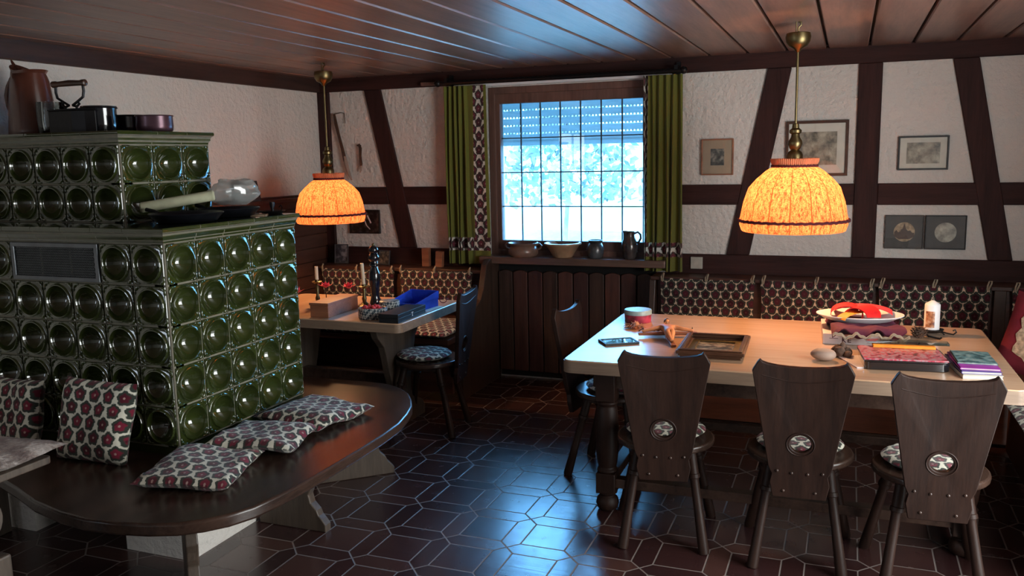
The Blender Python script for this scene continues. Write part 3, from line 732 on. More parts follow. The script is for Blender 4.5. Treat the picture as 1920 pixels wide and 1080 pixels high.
# warm air grille
gx1_ = -.1695*2; gx0_ = -.1695*5; gz0_ = zs+.68
m = MB(); m.ring_prism([(gx0_+.004, gz0_+.004), (gx1_-.004, gz0_+.004), (gx1_-.004, gz0_+.166), (gx0_+.004, gz0_+.166)],
                       [(gx0_+.024, gz0_+.022), (gx1_-.024, gz0_+.022), (gx1_-.024, gz0_+.148), (gx0_+.024, gz0_+.148)], -.012, .01, ax='y')
go = m.build('air_grille', M['grille'], st, smooth=0, bevel=.002)
m = MB(); m.box(gx0_+.02, gx1_-.02, .004, .05, gz0_+.02, gz0_+.15); m.build('grille_backing', M['dark'], go, smooth=0)
m = MB(); px_ = .0135; rI = 0; z = gz0_+.028
while z < gz0_+.146:
    xx = gx0_+.030+(px_/2 if rI % 2 else 0)
    while xx < gx1_-.028:
        m.ring_prism([(xx-.0068, z), (xx, z-.0052), (xx+.0068, z), (xx, z+.0052)], [(xx-.0042, z), (xx, z-.0028), (xx+.0042, z), (xx, z+.0028)], -.006, -.001, ax='y'); xx += px_
    z += .0105; rI += 1
m.build('mesh', M['grille'], go, smooth=0)

# ================================================================== BENCH ROUND THE STOVE
sb = thing('stove_bench', 'dark oak bench with rounded ends wrapping around the stove', 'bench', (-2.553, 2.675, 0))
outer = [(-3.98, 2.50), (-3.5, 2.40), (-3.2, 2.30), (-2.915, 2.20), (-2.74, 2.13), (-2.562, 2.085), (-2.43, 2.07), (-2.297, 2.08), (-2.18, 2.105), (-2.088, 2.142), (-2.02, 2.195), (-1.964, 2.263), (-1.925, 2.35), (-1.907, 2.456),
         (-1.892, 2.62), (-1.886, 2.778), (-1.884, 3.0), (-1.886, 3.197), (-1.90, 3.37), (-1.935, 3.516), (-1.975, 3.635), (-2.035, 3.743), (-2.10, 3.835), (-2.179, 3.905), (-2.25, 3.95), (-2.331, 3.979), (-2.46, 3.985), (-2.596, 3.98), (-2.9, 3.975), (-3.98, 3.97)]
inner = [(-3.98, 3.565), (-2.56, 3.565), (-2.56, 2.685), (-3.98, 2.685)]
poly = [(p[0]-OX, p[1]-OY) for p in outer+[(-3.98, 3.56), (-2.56, 3.56), (-2.56, 2.69), (-3.98, 2.69)]]
m = MB(); m.prism(poly, .422, .470); m.build('bench_top', M['oakx'], sb, smooth=30, bevel=.010, seg=3)
def support(o, dx, dy, L, name='leg', th=.045):
    """carved plank support starting at o running along (dx,dy)"""
    a = math.atan2(dy, dx); T = TR(o[0]-OX, o[1]-OY, 0, rz=a)
    pr = [(0, 0), (L, 0), (L, .035), (L-.02, .06), (L-.035, .075), (L-.045, .10), (L-.075, .13), (L-.085, .17), (L-.07, .20), (L-.06, .235), (L-.045, .27), (L-.06, .31), (L-.03, .35), (L-.015, .39), (L-.015, .421), (0, .421)]
    m = MB(); m.prism(pr, -th/2, th/2, T=T, ax='y')
    b = m.build(name, M['oakleg'], sb, smooth=0, bevel=.005)
    return b
support((-2.50, 2.62), .72, -.70, .42)
support((-2.53, 3.14), 1, 0, .365)
support((-2.56, 3.62), .74, .67, .42)
support((-3.42, 3.60), 0, 1, .33)
support((-3.60, 2.66), 0, -1, .25)

# ================================================================== CORNER BENCHES
cb = thing('corner_bench', 'brown panelled corner bench behind the small table', 'bench', (-3.2, 5.8, 0))
def part(m, name, mat, root, bevel=.004, smooth=0):
    ox, oy, oz = root.location; m.v = [(p[0]-ox, p[1]-oy, p[2]-oz) for p in m.v]
    return m.build(name, mat, root, smooth=smooth, bevel=bevel)
m = MB(); m.box(-3.96, -2.50, 5.14, 5.76, .415, .455); part(m, 'seat', M['wains_x'], cb)
m = MB(); m.box(-3.94, -2.50, 5.20, 5.23, .06, .20); m.box(-3.94, -2.50, 5.30, 5.33, .10, .415); part(m, 'base_board', M['wains_x'], cb)
m = MB(); m.box(-3.96, -2.50, 5.78, 5.81, .45, .83); part(m, 'backrest', M['wains_x'], cb)
m = MB(); m.box(-3.96, -2.46, 5.74, 5.985, .83, .856); part(m, 'ledge', M['wains_x'], cb)
m = MB(); m.prism([(5.975, 0), (5.975, .93), (5.80, .93), (5.74, .90), (5.68, .74), (5.62, .66), (5.50, .60), (5.38, .50), (5.30, .46), (5.28, 0)], -2.50, -2.455, ax='x'); part(m, 'end_panel', M['cabin'], cb)
m = MB(); m.box(-3.96, -3.925, 4.0, 5.2, .02, .44); m.box(-3.96, -3.55, 4.0, 5.12, .415, .455); part(m, 'side_seat', M['wains'], cb)
cb2 = thing('corner_bench', 'long dark panelled corner bench behind the large table', 'bench', (0, 5.8, 0))
m = MB(); m.box(-1.24, 1.46, 5.22, 5.76, .415, .455); part(m, 'seat', M['wains_x'], cb2)
m = MB(); m.box(-1.20, 1.2, 5.30, 5.33, .02, .415); part(m, 'base_board', M['wains_x'], cb2)
m = MB(); m.box(-1.20, 1.46, 5.78, 5.81, .45, .83); part(m, 'backrest', M['wains_x'], cb2)
m = MB(); m.box(-1.24, 1.46, 5.74, 5.975, .83, .853); part(m, 'ledge', M['wains_x'], cb2)
m = MB(); m.prism([(5.93, 0), (5.93, .83), (5.74, .83), (5.70, .60), (5.50, .47), (5.22, .45), (5.22, 0)], -1.245, -1.205, ax='x'); part(m, 'end_panel', M['cabin'], cb2)
m = MB(); m.box(.765, 1.46, 3.3, 5.215, .415, .455); part(m, 'side_seat', M['wains'], cb2)
m = MB(); m.box(.86, .89, 3.35, 5.2, .02, .41); part(m, 'side_base', M['wains'], cb2)
m = MB(); m.box(1.40, 1.43, 3.3, 5.76, .45, .90); m.box(1.38, 1.495, 3.3, 5.73, .90, .92); part(m, 'side_backrest', M['wains'], cb2)
m = MB(); m.prism([(.835, .455), (.90, .455), (.90, .83), (.835, .83)], 5.74, 5.779, ax='y'); part(m, 'stile', M['cabin'], cb2)

# backrest cushions with loops over the ledge
def back_cushion(x0, x1, z0, z1, y, label, group, ties=3):
    w_, h = x1-x0, z1-z0
    t = thing('backrest_cushion', label, 'cushion', ((x0+x1)/2, y, (z0+z1)/2), 0, group)
    m = cushion_mb(w_, h, .05, 20, T=Matrix.Rotation(PI/2, 4, 'X'), seed=x0, sag=.006); m.build('pad', M['backcushion'], t, smooth=60)
    for i in range(ties):
        xx = -w_/2+.02+(w_-.04)*i/(ties-1)
        c = MB(); c.tube([(xx, -.0, h/2-.03), (xx+.005, -.018, h/2-.002), (xx+.012, -.028, h/2+.022), (xx+.014, -.024, h/2+.034), (xx+.004, -.002, h/2+.032), (xx-.006, -.016, h/2+.008), (xx-.006, -.006, h/2-.02)], .005, 6)
        c.build('tie_loop', M['cord'], t)
    return t
GB = None
back_cushion(-3.885, -3.225, .545, .838, 5.735, 'flower pattern backrest cushion above the small table, beside the left wall', GB)
back_cushion(-3.185, -2.57, .545, .845, 5.735, 'flower pattern backrest cushion above the small table, next to the bench end panel', GB)
back_cushion(-1.175, -.545, .50, .848, 5.735, 'dark flower backrest cushion nearest the right curtain', GB)
back_cushion(-.515, .175, .50, .850, 5.735, 'dark flower backrest cushion behind the plate with red ribbon', GB)
back_cushion(.195, .82, .50, .856, 5.735, 'dark flower backrest cushion behind the white candle', GB)
back_cushion(.925, 1.39, .50, .852, 5.735, 'dark flower backrest cushion at the right edge, above the red cushion', GB, 2)
def seat_pad(x0, x1, y0, y1, z, label, rz=0):
    m = cushion_mb(x1-x0, y1-y0, .055, 24, seed=x0)
    o = m.build('seat_cushion', M['cushion']); o.location = ((x0+x1)/2, (y0+y1)/2, z+.028); return tag(o, label, 'cushion')
seat_pad(-3.93, -3.02, 5.12, 5.70, .455, 'long flower seat cushion on the corner bench under the small table')
seat_pad(-3.0, -2.515, 5.12, 5.70, .455, 'flower seat cushion on the corner bench, visible between table and chair')
seat_pad(-1.19, .70, 5.22, 5.70, .455, 'long flower seat cushion on the window wall bench, hidden by the big table')
seat_pad(.72, 1.38, 3.35, 4.62, .455, 'flower seat cushion on the side bench at the right edge')

# loose cushions round the stove
def loose(w_, d, h, loc, rot, seed, label, mat='cushion'):
    m = cushion_mb(w_, d, h, 24, seed=seed, sag=.02)
    o = m.build('cushion', M[mat], smooth=60); o.location = loc; o.rotation_euler = rot; return tag(o, label, 'cushion')
loose(.37, .40, .062, (-2.32, 2.535, .506), (0, math.radians(2), math.radians(18)), 1, 'flower cushion lying on the stove bench, nearest the viewer')
loose(.37, .37, .055, (-2.305, 2.915, .514), (math.radians(-3), math.radians(3), math.radians(14)), 5, 'flower cushion lying on the stove bench between two others')
loose(.40, .40, .06, (-2.315, 3.30, .506), (0, math.radians(1), math.radians(-8)), 9, 'flower cushion lying on the stove bench, farthest along')
loose(.345, .34, .10, (-2.865, 2.552, .634), (math.radians(76), math.radians(3), math.radians(6)), 3, 'square flower cushion standing upright against the stove front')
loose(.36, .30, .10, (-3.345, 2.562, .622), (math.radians(74), math.radians(-3), math.radians(-8)), 12, 'flower cushion against the stove, cut by the left edge')

# red cushion with lace motif on the side bench
rcu = thing('cushion', 'crimson velvet cushion with beige lace motif at the right edge', 'cushion', (1.0, 4.93, .695), 0)
T = Matrix.Rotation(math.radians(-10), 4, 'Z') @ Matrix.Rotation(math.radians(72), 4, 'X') @ Matrix.Rotation(math.radians(-14), 4, 'Z')
m = cushion_mb(.46, .42, .13, 20, T=T, seed=4); m.build('cover', M['crimson'], rcu, smooth=60)
pts = []
for i in range(48):
    a = 2*PI*i/48; q = 1/max(abs(math.cos(a)), abs(math.sin(a))); q = min(q, 1.18); sc_ = 1+.05*math.sin(a*12)
    pts.append((math.cos(a)*q*.165*sc_, math.sin(a)*q*.145*sc_))
m = MB(); m.prism(pts, .062, .067, T=T)
for i in range(9):
    for j in range(7):
        a, b = -.13+.0325*i, -.11+.036*j
        m.ball((a+.006*math.sin(i*j), b, .067), .012, 5, T=T, sc=(1, .8, .35))
m.build('lace_motif', M['doily'], rcu, smooth=30)

# ================================================================== TABLES
bt = thing('dining_table', 'large pale-topped dining table covered with odds and ends', 'table', (-.268, 4.30, 0), math.radians(.7))
m = MB(); m.prism(rrect(1.885, 1.245, .045, 6), .690, .750); bo = m.build('tabletop', [M['tabletop']], bt, smooth=30, bevel=.004)
m = MB(); m.ring_prism(rrect(1.891, 1.251, .047, 6), rrect(1.87, 1.23, .04, 6), .6905, .7445); m.build('edge_band', M['tabedge'], bt, smooth=30)
m = MB(); m.ring_prism(rrect(1.66, 1.02, .02, 3), rrect(1.60, .96, .01, 3), .60, .690); m.build('apron', M['oakx'], bt, smooth=0)
for sx in (-1, 1):
    for sy in (-1, 1):
        T = TR(sx*.76, sy*.50, 0); m = MB()
        m.lathe([(.030, 0), (.048, .012), (.055, .035), (.050, .06), (.034, .075), (.045, .085), (.05, .09)], seg=20, T=T)
        m.box(-.046, .046, -.046, .046, .09, .19, T=T)
        m.lathe([(.045, .19), (.052, .20), (.042, .215), (.048, .24), (.055, .30), (.056, .42), (.050, .50), (.043, .515), (.052, .53), (.045, .54)], seg=12, T=T)
        m.box(-.046, .046, -.046, .046, .54, .69, T=T)
        m.build('leg', M['oakz'], bt, smooth=40, bevel=.004)
for a in ((-.76, .76, -.53, -.47), (-.76, .76, .47, .53)):
    m = MB(); m.box(a[0], a[1], a[2], a[3], .12, .165); m.build('stretcher', M['oakx'], bt, smooth=0, bevel=.004)
for sx in (-.76, .76):
    m = MB(); m.box(sx-.03, sx+.03, -.5, .5, .12, .165); m.build('stretcher', M['oakz'], bt, smooth=0, bevel=.004)
stb = thing('side_table', 'small pale-topped table with boxes and candles by the corner bench', 'table', (-2.97, 4.64, 0), 0)
m = MB(); m.prism(rrect(1.235, .84, .04, 6), .695, .75); m.build('tabletop', M['tabletop2'], stb, smooth=30, bevel=.004)
m = MB(); m.ring_prism(rrect(1.241, .846, .043, 6), rrect(1.22, .82, .04, 6), .6955, .7445); m.build('edge_band', M['tabedge'], stb, smooth=30)
for sx in (-.36, .36):
    m = MB(); pr = [(-.30, .695), (-.27, .62), (-.20, .55), (-.17, .46), (-.15, .38), (-.12, .30), (-.12, .20), (-.14, .16), (-.26, .11), (-.30, .06), (-.30, 0), (.30, 0), (.30, .06), (.26, .11), (.14, .16), (.12, .20), (.12, .30), (.15, .38), (.17, .46), (.20, .55), (.27, .62), (.30, .695)]
    m.prism(pr, sx-.024, sx+.024, ax='x'); m.build('trestle', M['oakleg'], stb, smooth=0, bevel=.005)
m = MB(); m.box(-.40, .40, -.03, .03, .24, .34); m.build('stretcher', M['oakx'], stb, smooth=0, bevel=.004)
m = MB(); m.box(-.36, .36, -.22, .22, .655, .695); m.build('apron', M['oakx'], stb, smooth=0)

# covered table cut by the left edge in the foreground
ft = thing('covered_table', 'small carved wooden table under a faded brocade pad, cut off at the bottom left', 'table', (-3.0, 1.62, 0))
m = MB(); m.uv = None
pd = cushion_mb(1.12, .86, .060, 30, T=TR(0, 0, .742), seed=8, sag=.012); pd.uv = None; pd.build('padded_cover', M['brocade'], ft, smooth=60)
pp = rrect(1.06, .78, .02, 3)
m = MB(); m.prism(pp, .69, .715); m.build('tabletop', M['oakleg'], ft, smooth=0, bevel=.004)
for sx in (-.42, .50):
    m = MB(); h = .06
    prr = [(-h-.1, 0), (-h-.1, .10), (-h-.05, .14), (-h-.02, .20), (-h-.02, .44), (-h+.03, .47), (-h-.05, .50), (-h-.07, .56), (-h-.05, .62), (-h+.02, .66), (-h+.05, .69)]
    m.prism(prr+[(-a, b) for a, b in prr[::-1]], sx-.03, sx+.03, ax='x'); m.build('end_support', M['oakleg'], ft, smooth=0, bevel=.008)
m = MB(); m.box(.44, .56, -.24, .24, 0, .10); m.box(.45, .55, -.19, .19, .10, .46); m.build('foot_block', M['oakleg'], ft, smooth=0, bevel=.008)
m = MB(); T = TR(.50, .11, .585, 0, PI/2); m.lathe([(.075, -.035), (.080, -.028), (.080, .028), (.075, .035)], seg=24, T=T); m.build('scroll', M['oakleg'], ft)

# ================================================================== CHAIRS
def make_chair(label, loc, rz):
    t = thing('plank_chair', label, 'chair', loc, rz)
    # local: +y towards the table, backrest plank at -y
    m = MB(); pts = []
    for k in range(32):
        a = 2*PI*k/32; x_, y_ = math.cos(a)*.212, math.sin(a)*.205
        if y_ < -.10: y_ = -.10-(abs(y_)-.10)*1.0
        pts.append((x_, y_))
    m.prism(pts, .425, .455); m.build('seat', M['oakx'], t, smooth=40, bevel=.009, seg=3)
    m = MB(); m.box(-.13, .13, -.10, .14, .395, .425); m.build('seat_batten', M['oakx'], t, smooth=0, bevel=.004)
    cm_ = cushion_mb(.35, .34, .042, 22, T=TR(0, .025, .477), round_=True, seed=random.random()*4); cm_.build('seat_pad', M['cushion'], t, smooth=60)
    # backrest plank: outline with chamfered shoulders, dipped top, round hole
    T = TR(0, -.205, .32, math.radians(5.5))
    H = .575; K = 96
    def half(z):   # half width of the plank
        if z < .10: return .100+.02*z/.10
        if z < .155: return .105+.018*math.sin((z-.10)/.055*PI/2)
        return .123+(z-.155)/(H-.045-.155)*(.186-.123)
    right = [(half(z), z) for z in (0, .03, .06, .10, .115, .13, .155, .2, .26, .32, .38, .44, .49, H-.045)]
    top = [(.168, H-.012), (.158, H)]+[(.158*math.cos(PI*k/10), H-.030*math.sin(PI*k/10)) for k in range(1, 10)]+[(-.158, H), (-.168, H-.012)]
    outline = right+top+[(-a, b) for a, b in right[::-1]]
    hc = (0, .232)
    # resample outline radially about the hole so it pairs with the circle
    def ray_hit(a):
        d = Vector((math.cos(a), math.sin(a))); best = None; n = len(outline)
        for i in range(n):
            p, q = Vector(outline[i])-Vector(hc), Vector(outline[(i+1) % n])-Vector(hc); e = q-p
            den = d.x*e.y-d.y*e.x
            if abs(den) < 1e-9: continue
            tt = (p.x*e.y-p.y*e.x)/den; ss = (p.x*d.y-p.y*d.x)/den
            if tt > 0 and -1e-6 <= ss <= 1+1e-6 and (best is None or tt > best): best = tt
        return (hc[0]+d.x*best, hc[1]+d.y*best)
    angs = sorted([2*PI*k/K for k in range(K)]+[math.atan2(p[1]-hc[1], p[0]-hc[0]) % (2*PI) for p in outline])
    aa = [angs[0]]
    for a in angs[1:]:
        if a-aa[-1] > 1e-4: aa.append(a)
    o_ = [ray_hit(a) for a in aa]; i_ = [(hc[0]+.040*math.cos(a), hc[1]+.036*math.sin(a)) for a in aa]
    m = MB(); n = len(aa)
    def bend(p, h):
        x_, z_ = p; return T @ Vector((x_, h-.35*x_*x_*(1 if z_ > .15 else z_/.15), z_))
    vs = [bend(p, -.012) for p in o_]+[bend(p, -.012) for p in i_]+[bend(p, .012) for p in o_]+[bend(p, .012) for p in i_]
    fs = []
    for i in range(n):
        j = (i+1) % n; fs += [(i, n+i, n+j, j), (2*n+i, 2*n+j, 3*n+j, 3*n+i), (i, j, 2*n+j, 2*n+i), (n+i, 3*n+i, 3*n+j, n+j)]
    m.add(vs, fs); bk = m.build('backrest', M['oakz'], t, smooth=35, bevel=.003)
    m = MB(); ring = [(hc[0]+.052*math.cos(2*PI*k/32), hc[1]+.048*math.sin(2*PI*k/32)) for k in range(32)]
    m.tube([bend(p, -.0125) for p in ring], .0028, 6, closed=True); m.build('carved_ring', M['oakz'], bk, smooth=60); m = MB()
    arc = [bend((-.150+.30*k/16, H-.062+.0-.026*math.sin(PI*k/16)), -.0125) for k in range(17)]
    m.tube(arc, .0022, 5); m.build('carved_line', M['oakz'], bk, smooth=60)
    for (x_, z_) in [(-.085, .115), (-.030, .108), (.030, .108), (.085, .115), (-.06, .03), (.06, .03)]:
        m = MB(); p = bend((x_, z_), -.013); m.ball(p, .0065, 6, sc=(1, .7, 1)); m.build('wooden_peg', M['oakx'], bk)
    # four splayed legs
    for (tx, ty, fx, fy) in ((-.11, -.10, -.172, -.20), (.11, -.10, .172, -.20), (-.12, .11, -.205, .20), (.12, .11, .205, .20)):
        a, b = Vector((tx, ty, .425)), Vector((fx, fy, 0)); m = MB()
        P = lambda s: a.lerp(b, s)
        ss = [0, .20, .235, .24, .275, .28, .30, .6, .97, 1.0]; rr = [.021, .0225, .0225, .026, .026, .021, .0185, .0195, .0235, .022]
        m.tube([P(s) for s in ss], rr, 14); 
        o = m.build('leg', M['oakz'], t, smooth=40)
        # cut the foot flush with the floor
        for v in o.data.vertices: v.co.z = max(v.co.z, 0)
    return t
make_chair('oak plank chair in front of the large table, leftmost of three with backs turned', (-.715, 3.635, 0), math.radians(9))
make_chair('oak plank chair in front of the large table, middle of three with backs turned', (-.150, 3.620, 0), math.radians(3))
make_chair('oak plank chair in front of the large table, rightmost of three with backs turned', (.335, 3.560, 0), math.radians(4))
make_chair('oak plank chair at the left end of the large table, seen from the side', (-1.125, 4.31, 0), math.radians(-95))
make_chair('oak plank chair beside the small table, with its seat facing left', (-2.405, 4.66, 0), math.radians(97))

# ================================================================== LAMPS
def make_lamp(label, x, y, ztop, R, Hs, zrim, power):
    t = thing('pendant_lamp', label, 'lamp', (x, y, 0))
    m = MB(); n = 13; seg = 72; prof = []
    zt = zrim+Hs
    prof = [(.245*R*1.35, zt-.018), (.36*R, zt-.022), (.52*R, zt-.05*Hs-.03), (.70*R, zt-.20*Hs-.02), (.84*R, zt-.38*Hs), (.93*R, zt-.58*Hs), (.985*R, zt-.80*Hs), (1.0*R, zrim+.035+.02)]
    prof2 = [(1.0*R, zrim+.055), (.998*R, zrim+.03), (.95*R, zrim), (.93*R, zrim-.004)]
    vs = []; pr = prof+prof2[1:]
    for (r, z) in pr:
        for k in range(seg):
            a = 2*PI*k/seg; rib = 1-.010*abs(math.cos(a*n/2+.3))**.5*(0 if z < zrim+.03 else 1); vs.append((r*rib*math.cos(a), r*rib*math.sin(a), z))
    m.add(vs, [(i*seg+k, i*seg+(k+1) % seg, (i+1)*seg+(k+1) % seg, (i+1)*seg+k) for i in range(len(pr)-1) for k in range(seg)])
    shd = m.build('lamp_shade', M['shade'], t, smooth=60)
    def braid(r, z, th, nm='braid'):
        b = MB(); b.tube([(r*math.cos(2*PI*k/120), r*math.sin(2*PI*k/120), z+.0025*math.sin(k*PI/1.5)) for k in range(120)], [th*(1+.25*(k % 2)) for k in range(120)], 6, closed=True); b.build(nm, M['trim'], shd)
    braid(1.002*R, zrim+.052, .007); braid(.40*R, zt-.026, .007); 
    b = MB()
    for k in range(72):
        a = 2*PI*k/72; r1 = .39*R
        b.tube([(r1*math.cos(a), r1*math.sin(a), zt-.022), (r1*1.06*math.cos(a), r1*1.06*math.sin(a), zt-.004), (r1*1.1*math.cos(a+.02), r1*1.1*math.sin(a+.02), zt+.012)], [.004, .006, .005], 5)
    b.build('ruffle', M['ruffle'], shd)
    b = MB(); b.lathe([(.004, .30*Hs*0+.19), (.016, .185), (.018, .165), (.030, .155), (.030, .142), (.020, .135), (.022, .12), (.034, .10), (.036, .085), (.028, .065), (.020, .055), (.034, .045), (.040, .030), (.040, .012), (.050, .004), (.050, -.012), (.0, -.012)], (0, 0, zt+.0), 24)
    b.build('stem_fitting', M['brass'], t)
    c = MB(); c.tube([(0, 0, zt+.17), (0, 0, ztop-.09)], .0065, 10); c.build('suspension_rod', M['brass'], t)
    c = MB(); c.lathe([(.006, -.105), (.012, -.10), (.020, -.088), (.046, -.075), (.058, -.055), (.062, -.03), (.058, -.012), (.054, -.010), (.0, -.012)], (0, 0, ztop-.045), 24); c.build('ceiling_canopy', M['brass'], t)
    c = MB(); c.tube([(0, 0, ztop-.06), (0, 0, ztop-.03), (.012, 0, ztop-.018), (.012, 0, ztop-.006), (0, 0, ztop)], .0045, 8); c.tube([(-.010, 0, ztop), (-.012, 0, ztop-.05)], .003, 6); c.build('ceiling_hook', M['brass'], t)
    c = MB(); c.ball((0, 0, zt-.14), .032, 12); c.lathe([(.016, -.11), (.016, -.02)], (0, 0, zt), 12)
    bu = c.build('bulb', M['bulb'], t)
    L = lamp('lamp_light', 'POINT', (0, 0, zt-.19), power, (1.0, .52, .23), shadow_soft_size=.035); L.parent = t
    return t
make_lamp('large orange fabric pendant lamp hanging over the large table', -.262, 4.66, ZC, .272, .355, 1.275, 46)
make_lamp('smaller orange fabric pendant lamp hanging over the small table', -3.275, 4.98, ZC, .238, .315, 1.268, 25)

# ================================================================== PICTURES
def picture(x0, x1, z0, z1, label, fmat, fw_, mount, img, inset=(.3, .3), tilt=0, y=YB, round_img=False, d=.022):
    w_, h = x1-x0, z1-z0
    t = thing('picture_frame', label, 'picture', ((x0+x1)/2, y-.0005, (z0+z1)/2)); t.rotation_euler = (0, tilt, 0)
    a, b = w_/2, h/2
    m = MB(); m.ring_prism([(-a, -b), (a, -b), (a, b), (-a, b)], [(-a+fw_, -b+fw_), (a-fw_, -b+fw_), (a-fw_, b-fw_), (-a+fw_, b-fw_)], -d, 0, ax='y'); m.build('frame', fmat, t, smooth=0, bevel=.002)
    m = MB(); m.box(-a+fw_*.6, a-fw_*.6, -d*.55, -.001, -b+fw_*.6, b-fw_*.6); m.build('mount', mount, t, smooth=0)
    if round_img:
        m = MB(); T = TR(0, -d*.56, 0, PI/2); m.lathe([(min(a, b)*.58, -.0005), (min(a, b)*.58, .001)], seg=32, T=T)
    else:
        m = MB(); m.box(-a+w_*inset[0], a-w_*inset[0], -d*.6, -d*.5, -b+h*inset[1], b-h*inset[1])
    im = m.build('print', img, t, smooth=0)
    m = MB(); m.box(-a+fw_*.6, a-fw_*.6, -d*.80, -d*.74, -b+fw_*.6, b-fw_*.6); m.build('glazing', M['pane'], t, smooth=0)
    return t, im
picture(-.945, -.730, 1.528, 1.772, 'small wooden-framed engraving with beige mount, right of the window', M['redbrown'], .009, M['beigemount'], M['sketch'], (.29, .27))
picture(-.395, -.010, 1.515, 1.872, 'larger framed landscape print partly hidden by the large lamp', M['framewood'], .018, M['paper'], M['sepia'], (.18, .20))
picture(.284, .572, 1.546, 1.757, 'dark-framed misty landscape print with white mount on the right', M['blackmat'], .010, M['paper'], M['sepia'], (.17, .19))
p4, im = picture(.228, .455, 1.048, 1.262, 'dark square picture with a round pink town view, left of the pair', M['darkmount'], .006, M['darkmount'], M['doily'], round_img=True)
m = MB(); m.prism([(-.058, -.03), (-.058, 0), (-.045, .012), (-.035, -.002), (-.022, .004), (-.02, .016), (-.010, .020), (-.006, .034), (0, .056), (.006, .034), (.010, .020), (.02, .008), (.035, .010), (.045, -.004), (.058, -.004), (.058, -.03), (.03, -.045), (-.03, -.045)], -.0142, -.0135, ax='y'); m.build('skyline', M['framewood'], im, smooth=0)
p5, im = picture(.462, .695, 1.048, 1.262, 'dark square picture with a round motif reflecting the window, right of the pair', M['blackmat'], .006, M['darkmount'], M['sepia'], round_img=True)
p6, im = picture(-3.760, -3.480, 1.092, 1.283, 'small black picture with a light line drawing on the left of the window wall', M['blackmat'], .004, M['blackmat'], M['photo'], (.05, .05))
m = MB(); m.tube([(-.02, -.019, .06), (0, -.019, .02), (.02, -.019, -.03), (.05, -.019, -.06)], .004, 6); m.tube([(.03, -.019, .05), (.045, -.019, .02), (.06, -.019, -.01)], .006, 6); m.build('drawing', M['white'], im)
# antler pieces / old weapon on the wall
sw = thing('wall_ornament', 'old curved powder horn with cord hanging on the window wall, left', 'ornament', (-3.765, YB-.02, 1.77))
m = MB(); m.tube([(-.085, 0, .275), (-.07, -.006, .20), (-.045, -.008, .10), (-.02, -.008, .0), (.0, -.008, -.09), (.02, -.008, -.15)], [.010, .014, .012, .013, .016, .013], 8); m.build('shaft', M['framewood'], sw)
m = MB(); m.tube([(-.0, -.01, -.06), (.012, -.014, -.12), (.03, -.012, -.19), (.055, -.01, -.25)], [.012, .016, .015, .006], 8); m.build('horn', M['stone'], sw)
m = MB(); m.tube([(-.085, 0, .275), (-.03, .01, .285), (.0, .012, .28), (.01, .004, .20)], .003, 6); m.build('cord', M['framewood'], sw)
sw2 = thing('wall_ornament', 'small dark carved stick hanging beside the powder horn', 'ornament', (-3.62, YB-.02, 1.68))
m = MB(); m.tube([(-.012, -.005, .125), (0, -.006, .09), (-.004, -.006, .03), (.0, -.006, -.03), (-.006, -.006, -.09)], [.008, .013, .010, .013, .005], 8); m.tube([(-.03, -.004, .115), (.005, -.006, .11)], .007, 6); m.build('stick', M['framewood'], sw2)
m = MB(); m.tube([(.0, -.008, -.045), (-.008, -.01, -.10)], [.009, .004], 8); m.build('pale_tip', M['stone'], sw2)

# ================================================================== THINGS ON THE LARGE TABLE
TZ = .7505
def one(m, name, mat, label, cat, loc=(0, 0, 0), rot=(0, 0, 0), group=None, smooth=40, bevel=0):
    o = m.build(name, mat, smooth=smooth, bevel=bevel); o.location = loc; o.rotation_euler = rot; return tag(o, label, cat, group)
t = thing('round_tin', 'round red tin with a pale teal lid on the large table corner', 'tin', (-1.075, 4.655, TZ))
m = MB(); m.lathe([(.072, 0), (.074, .003), (.074, .052), (.072, .054)], seg=32); m.build('body', M['tintile'], t)
m = MB(); m.lathe([(.077, .045), (.077, .066), (.074, .070), (.0, .070)], seg=32); m.build('lid', M['bluegreylid'], t)
# straw star / dried blossom
m = MB()
for i in range(26):
    a = 2*PI*i/26+random.uniform(-.1, .1); L = random.uniform(.035, .075); h = random.uniform(.004, .03)
    c, s = math.cos(a), math.sin(a); w_ = random.uniform(.005, .010)
    m.add([(0, 0, .006), (c*L*.6-s*w_, s*L*.6+c*w_, h+.008), (c*L, s*L, h*.4), (c*L*.6+s*w_, s*L*.6-c*w_, h)], [(0, 1, 2, 3)])
m.ball((0, 0, .018), .020, 8, sc=(1.2, 1, .8))
one(m, 'dried_blossom', M['straw'], 'curly straw blossom lying in front of the round tin', 'ornament', (-1.045, 4.46, TZ))
m = MB()
for i in range(6): m.tube([(-.05+.02*i, .0, .004), (-.03+.02*i, .012*(-1)**i, .012), (-.01+.02*i, .004, .004)], .0035, 5)
one(m, 'twig', M['framewood'], 'dark thin twig between the blossom and the crucifix', 'twig', (-.96, 4.40, TZ), (0, 0, .25))
# crucifix
cr = thing('crucifix', 'carved wooden crucifix lying on its back on the large table', 'crucifix', (-.835, 4.285, TZ), math.radians(18))
m = MB(); m.box(-.15, .15, -.014, .014, .012, .026); m.build('cross_beam', M['redbrown'], cr, smooth=0, bevel=.003)
m = MB(); m.box(-.014, .014, -.235, .10, 0, .012); m.build('upright', M['redbrown'], cr, smooth=0, bevel=.003)
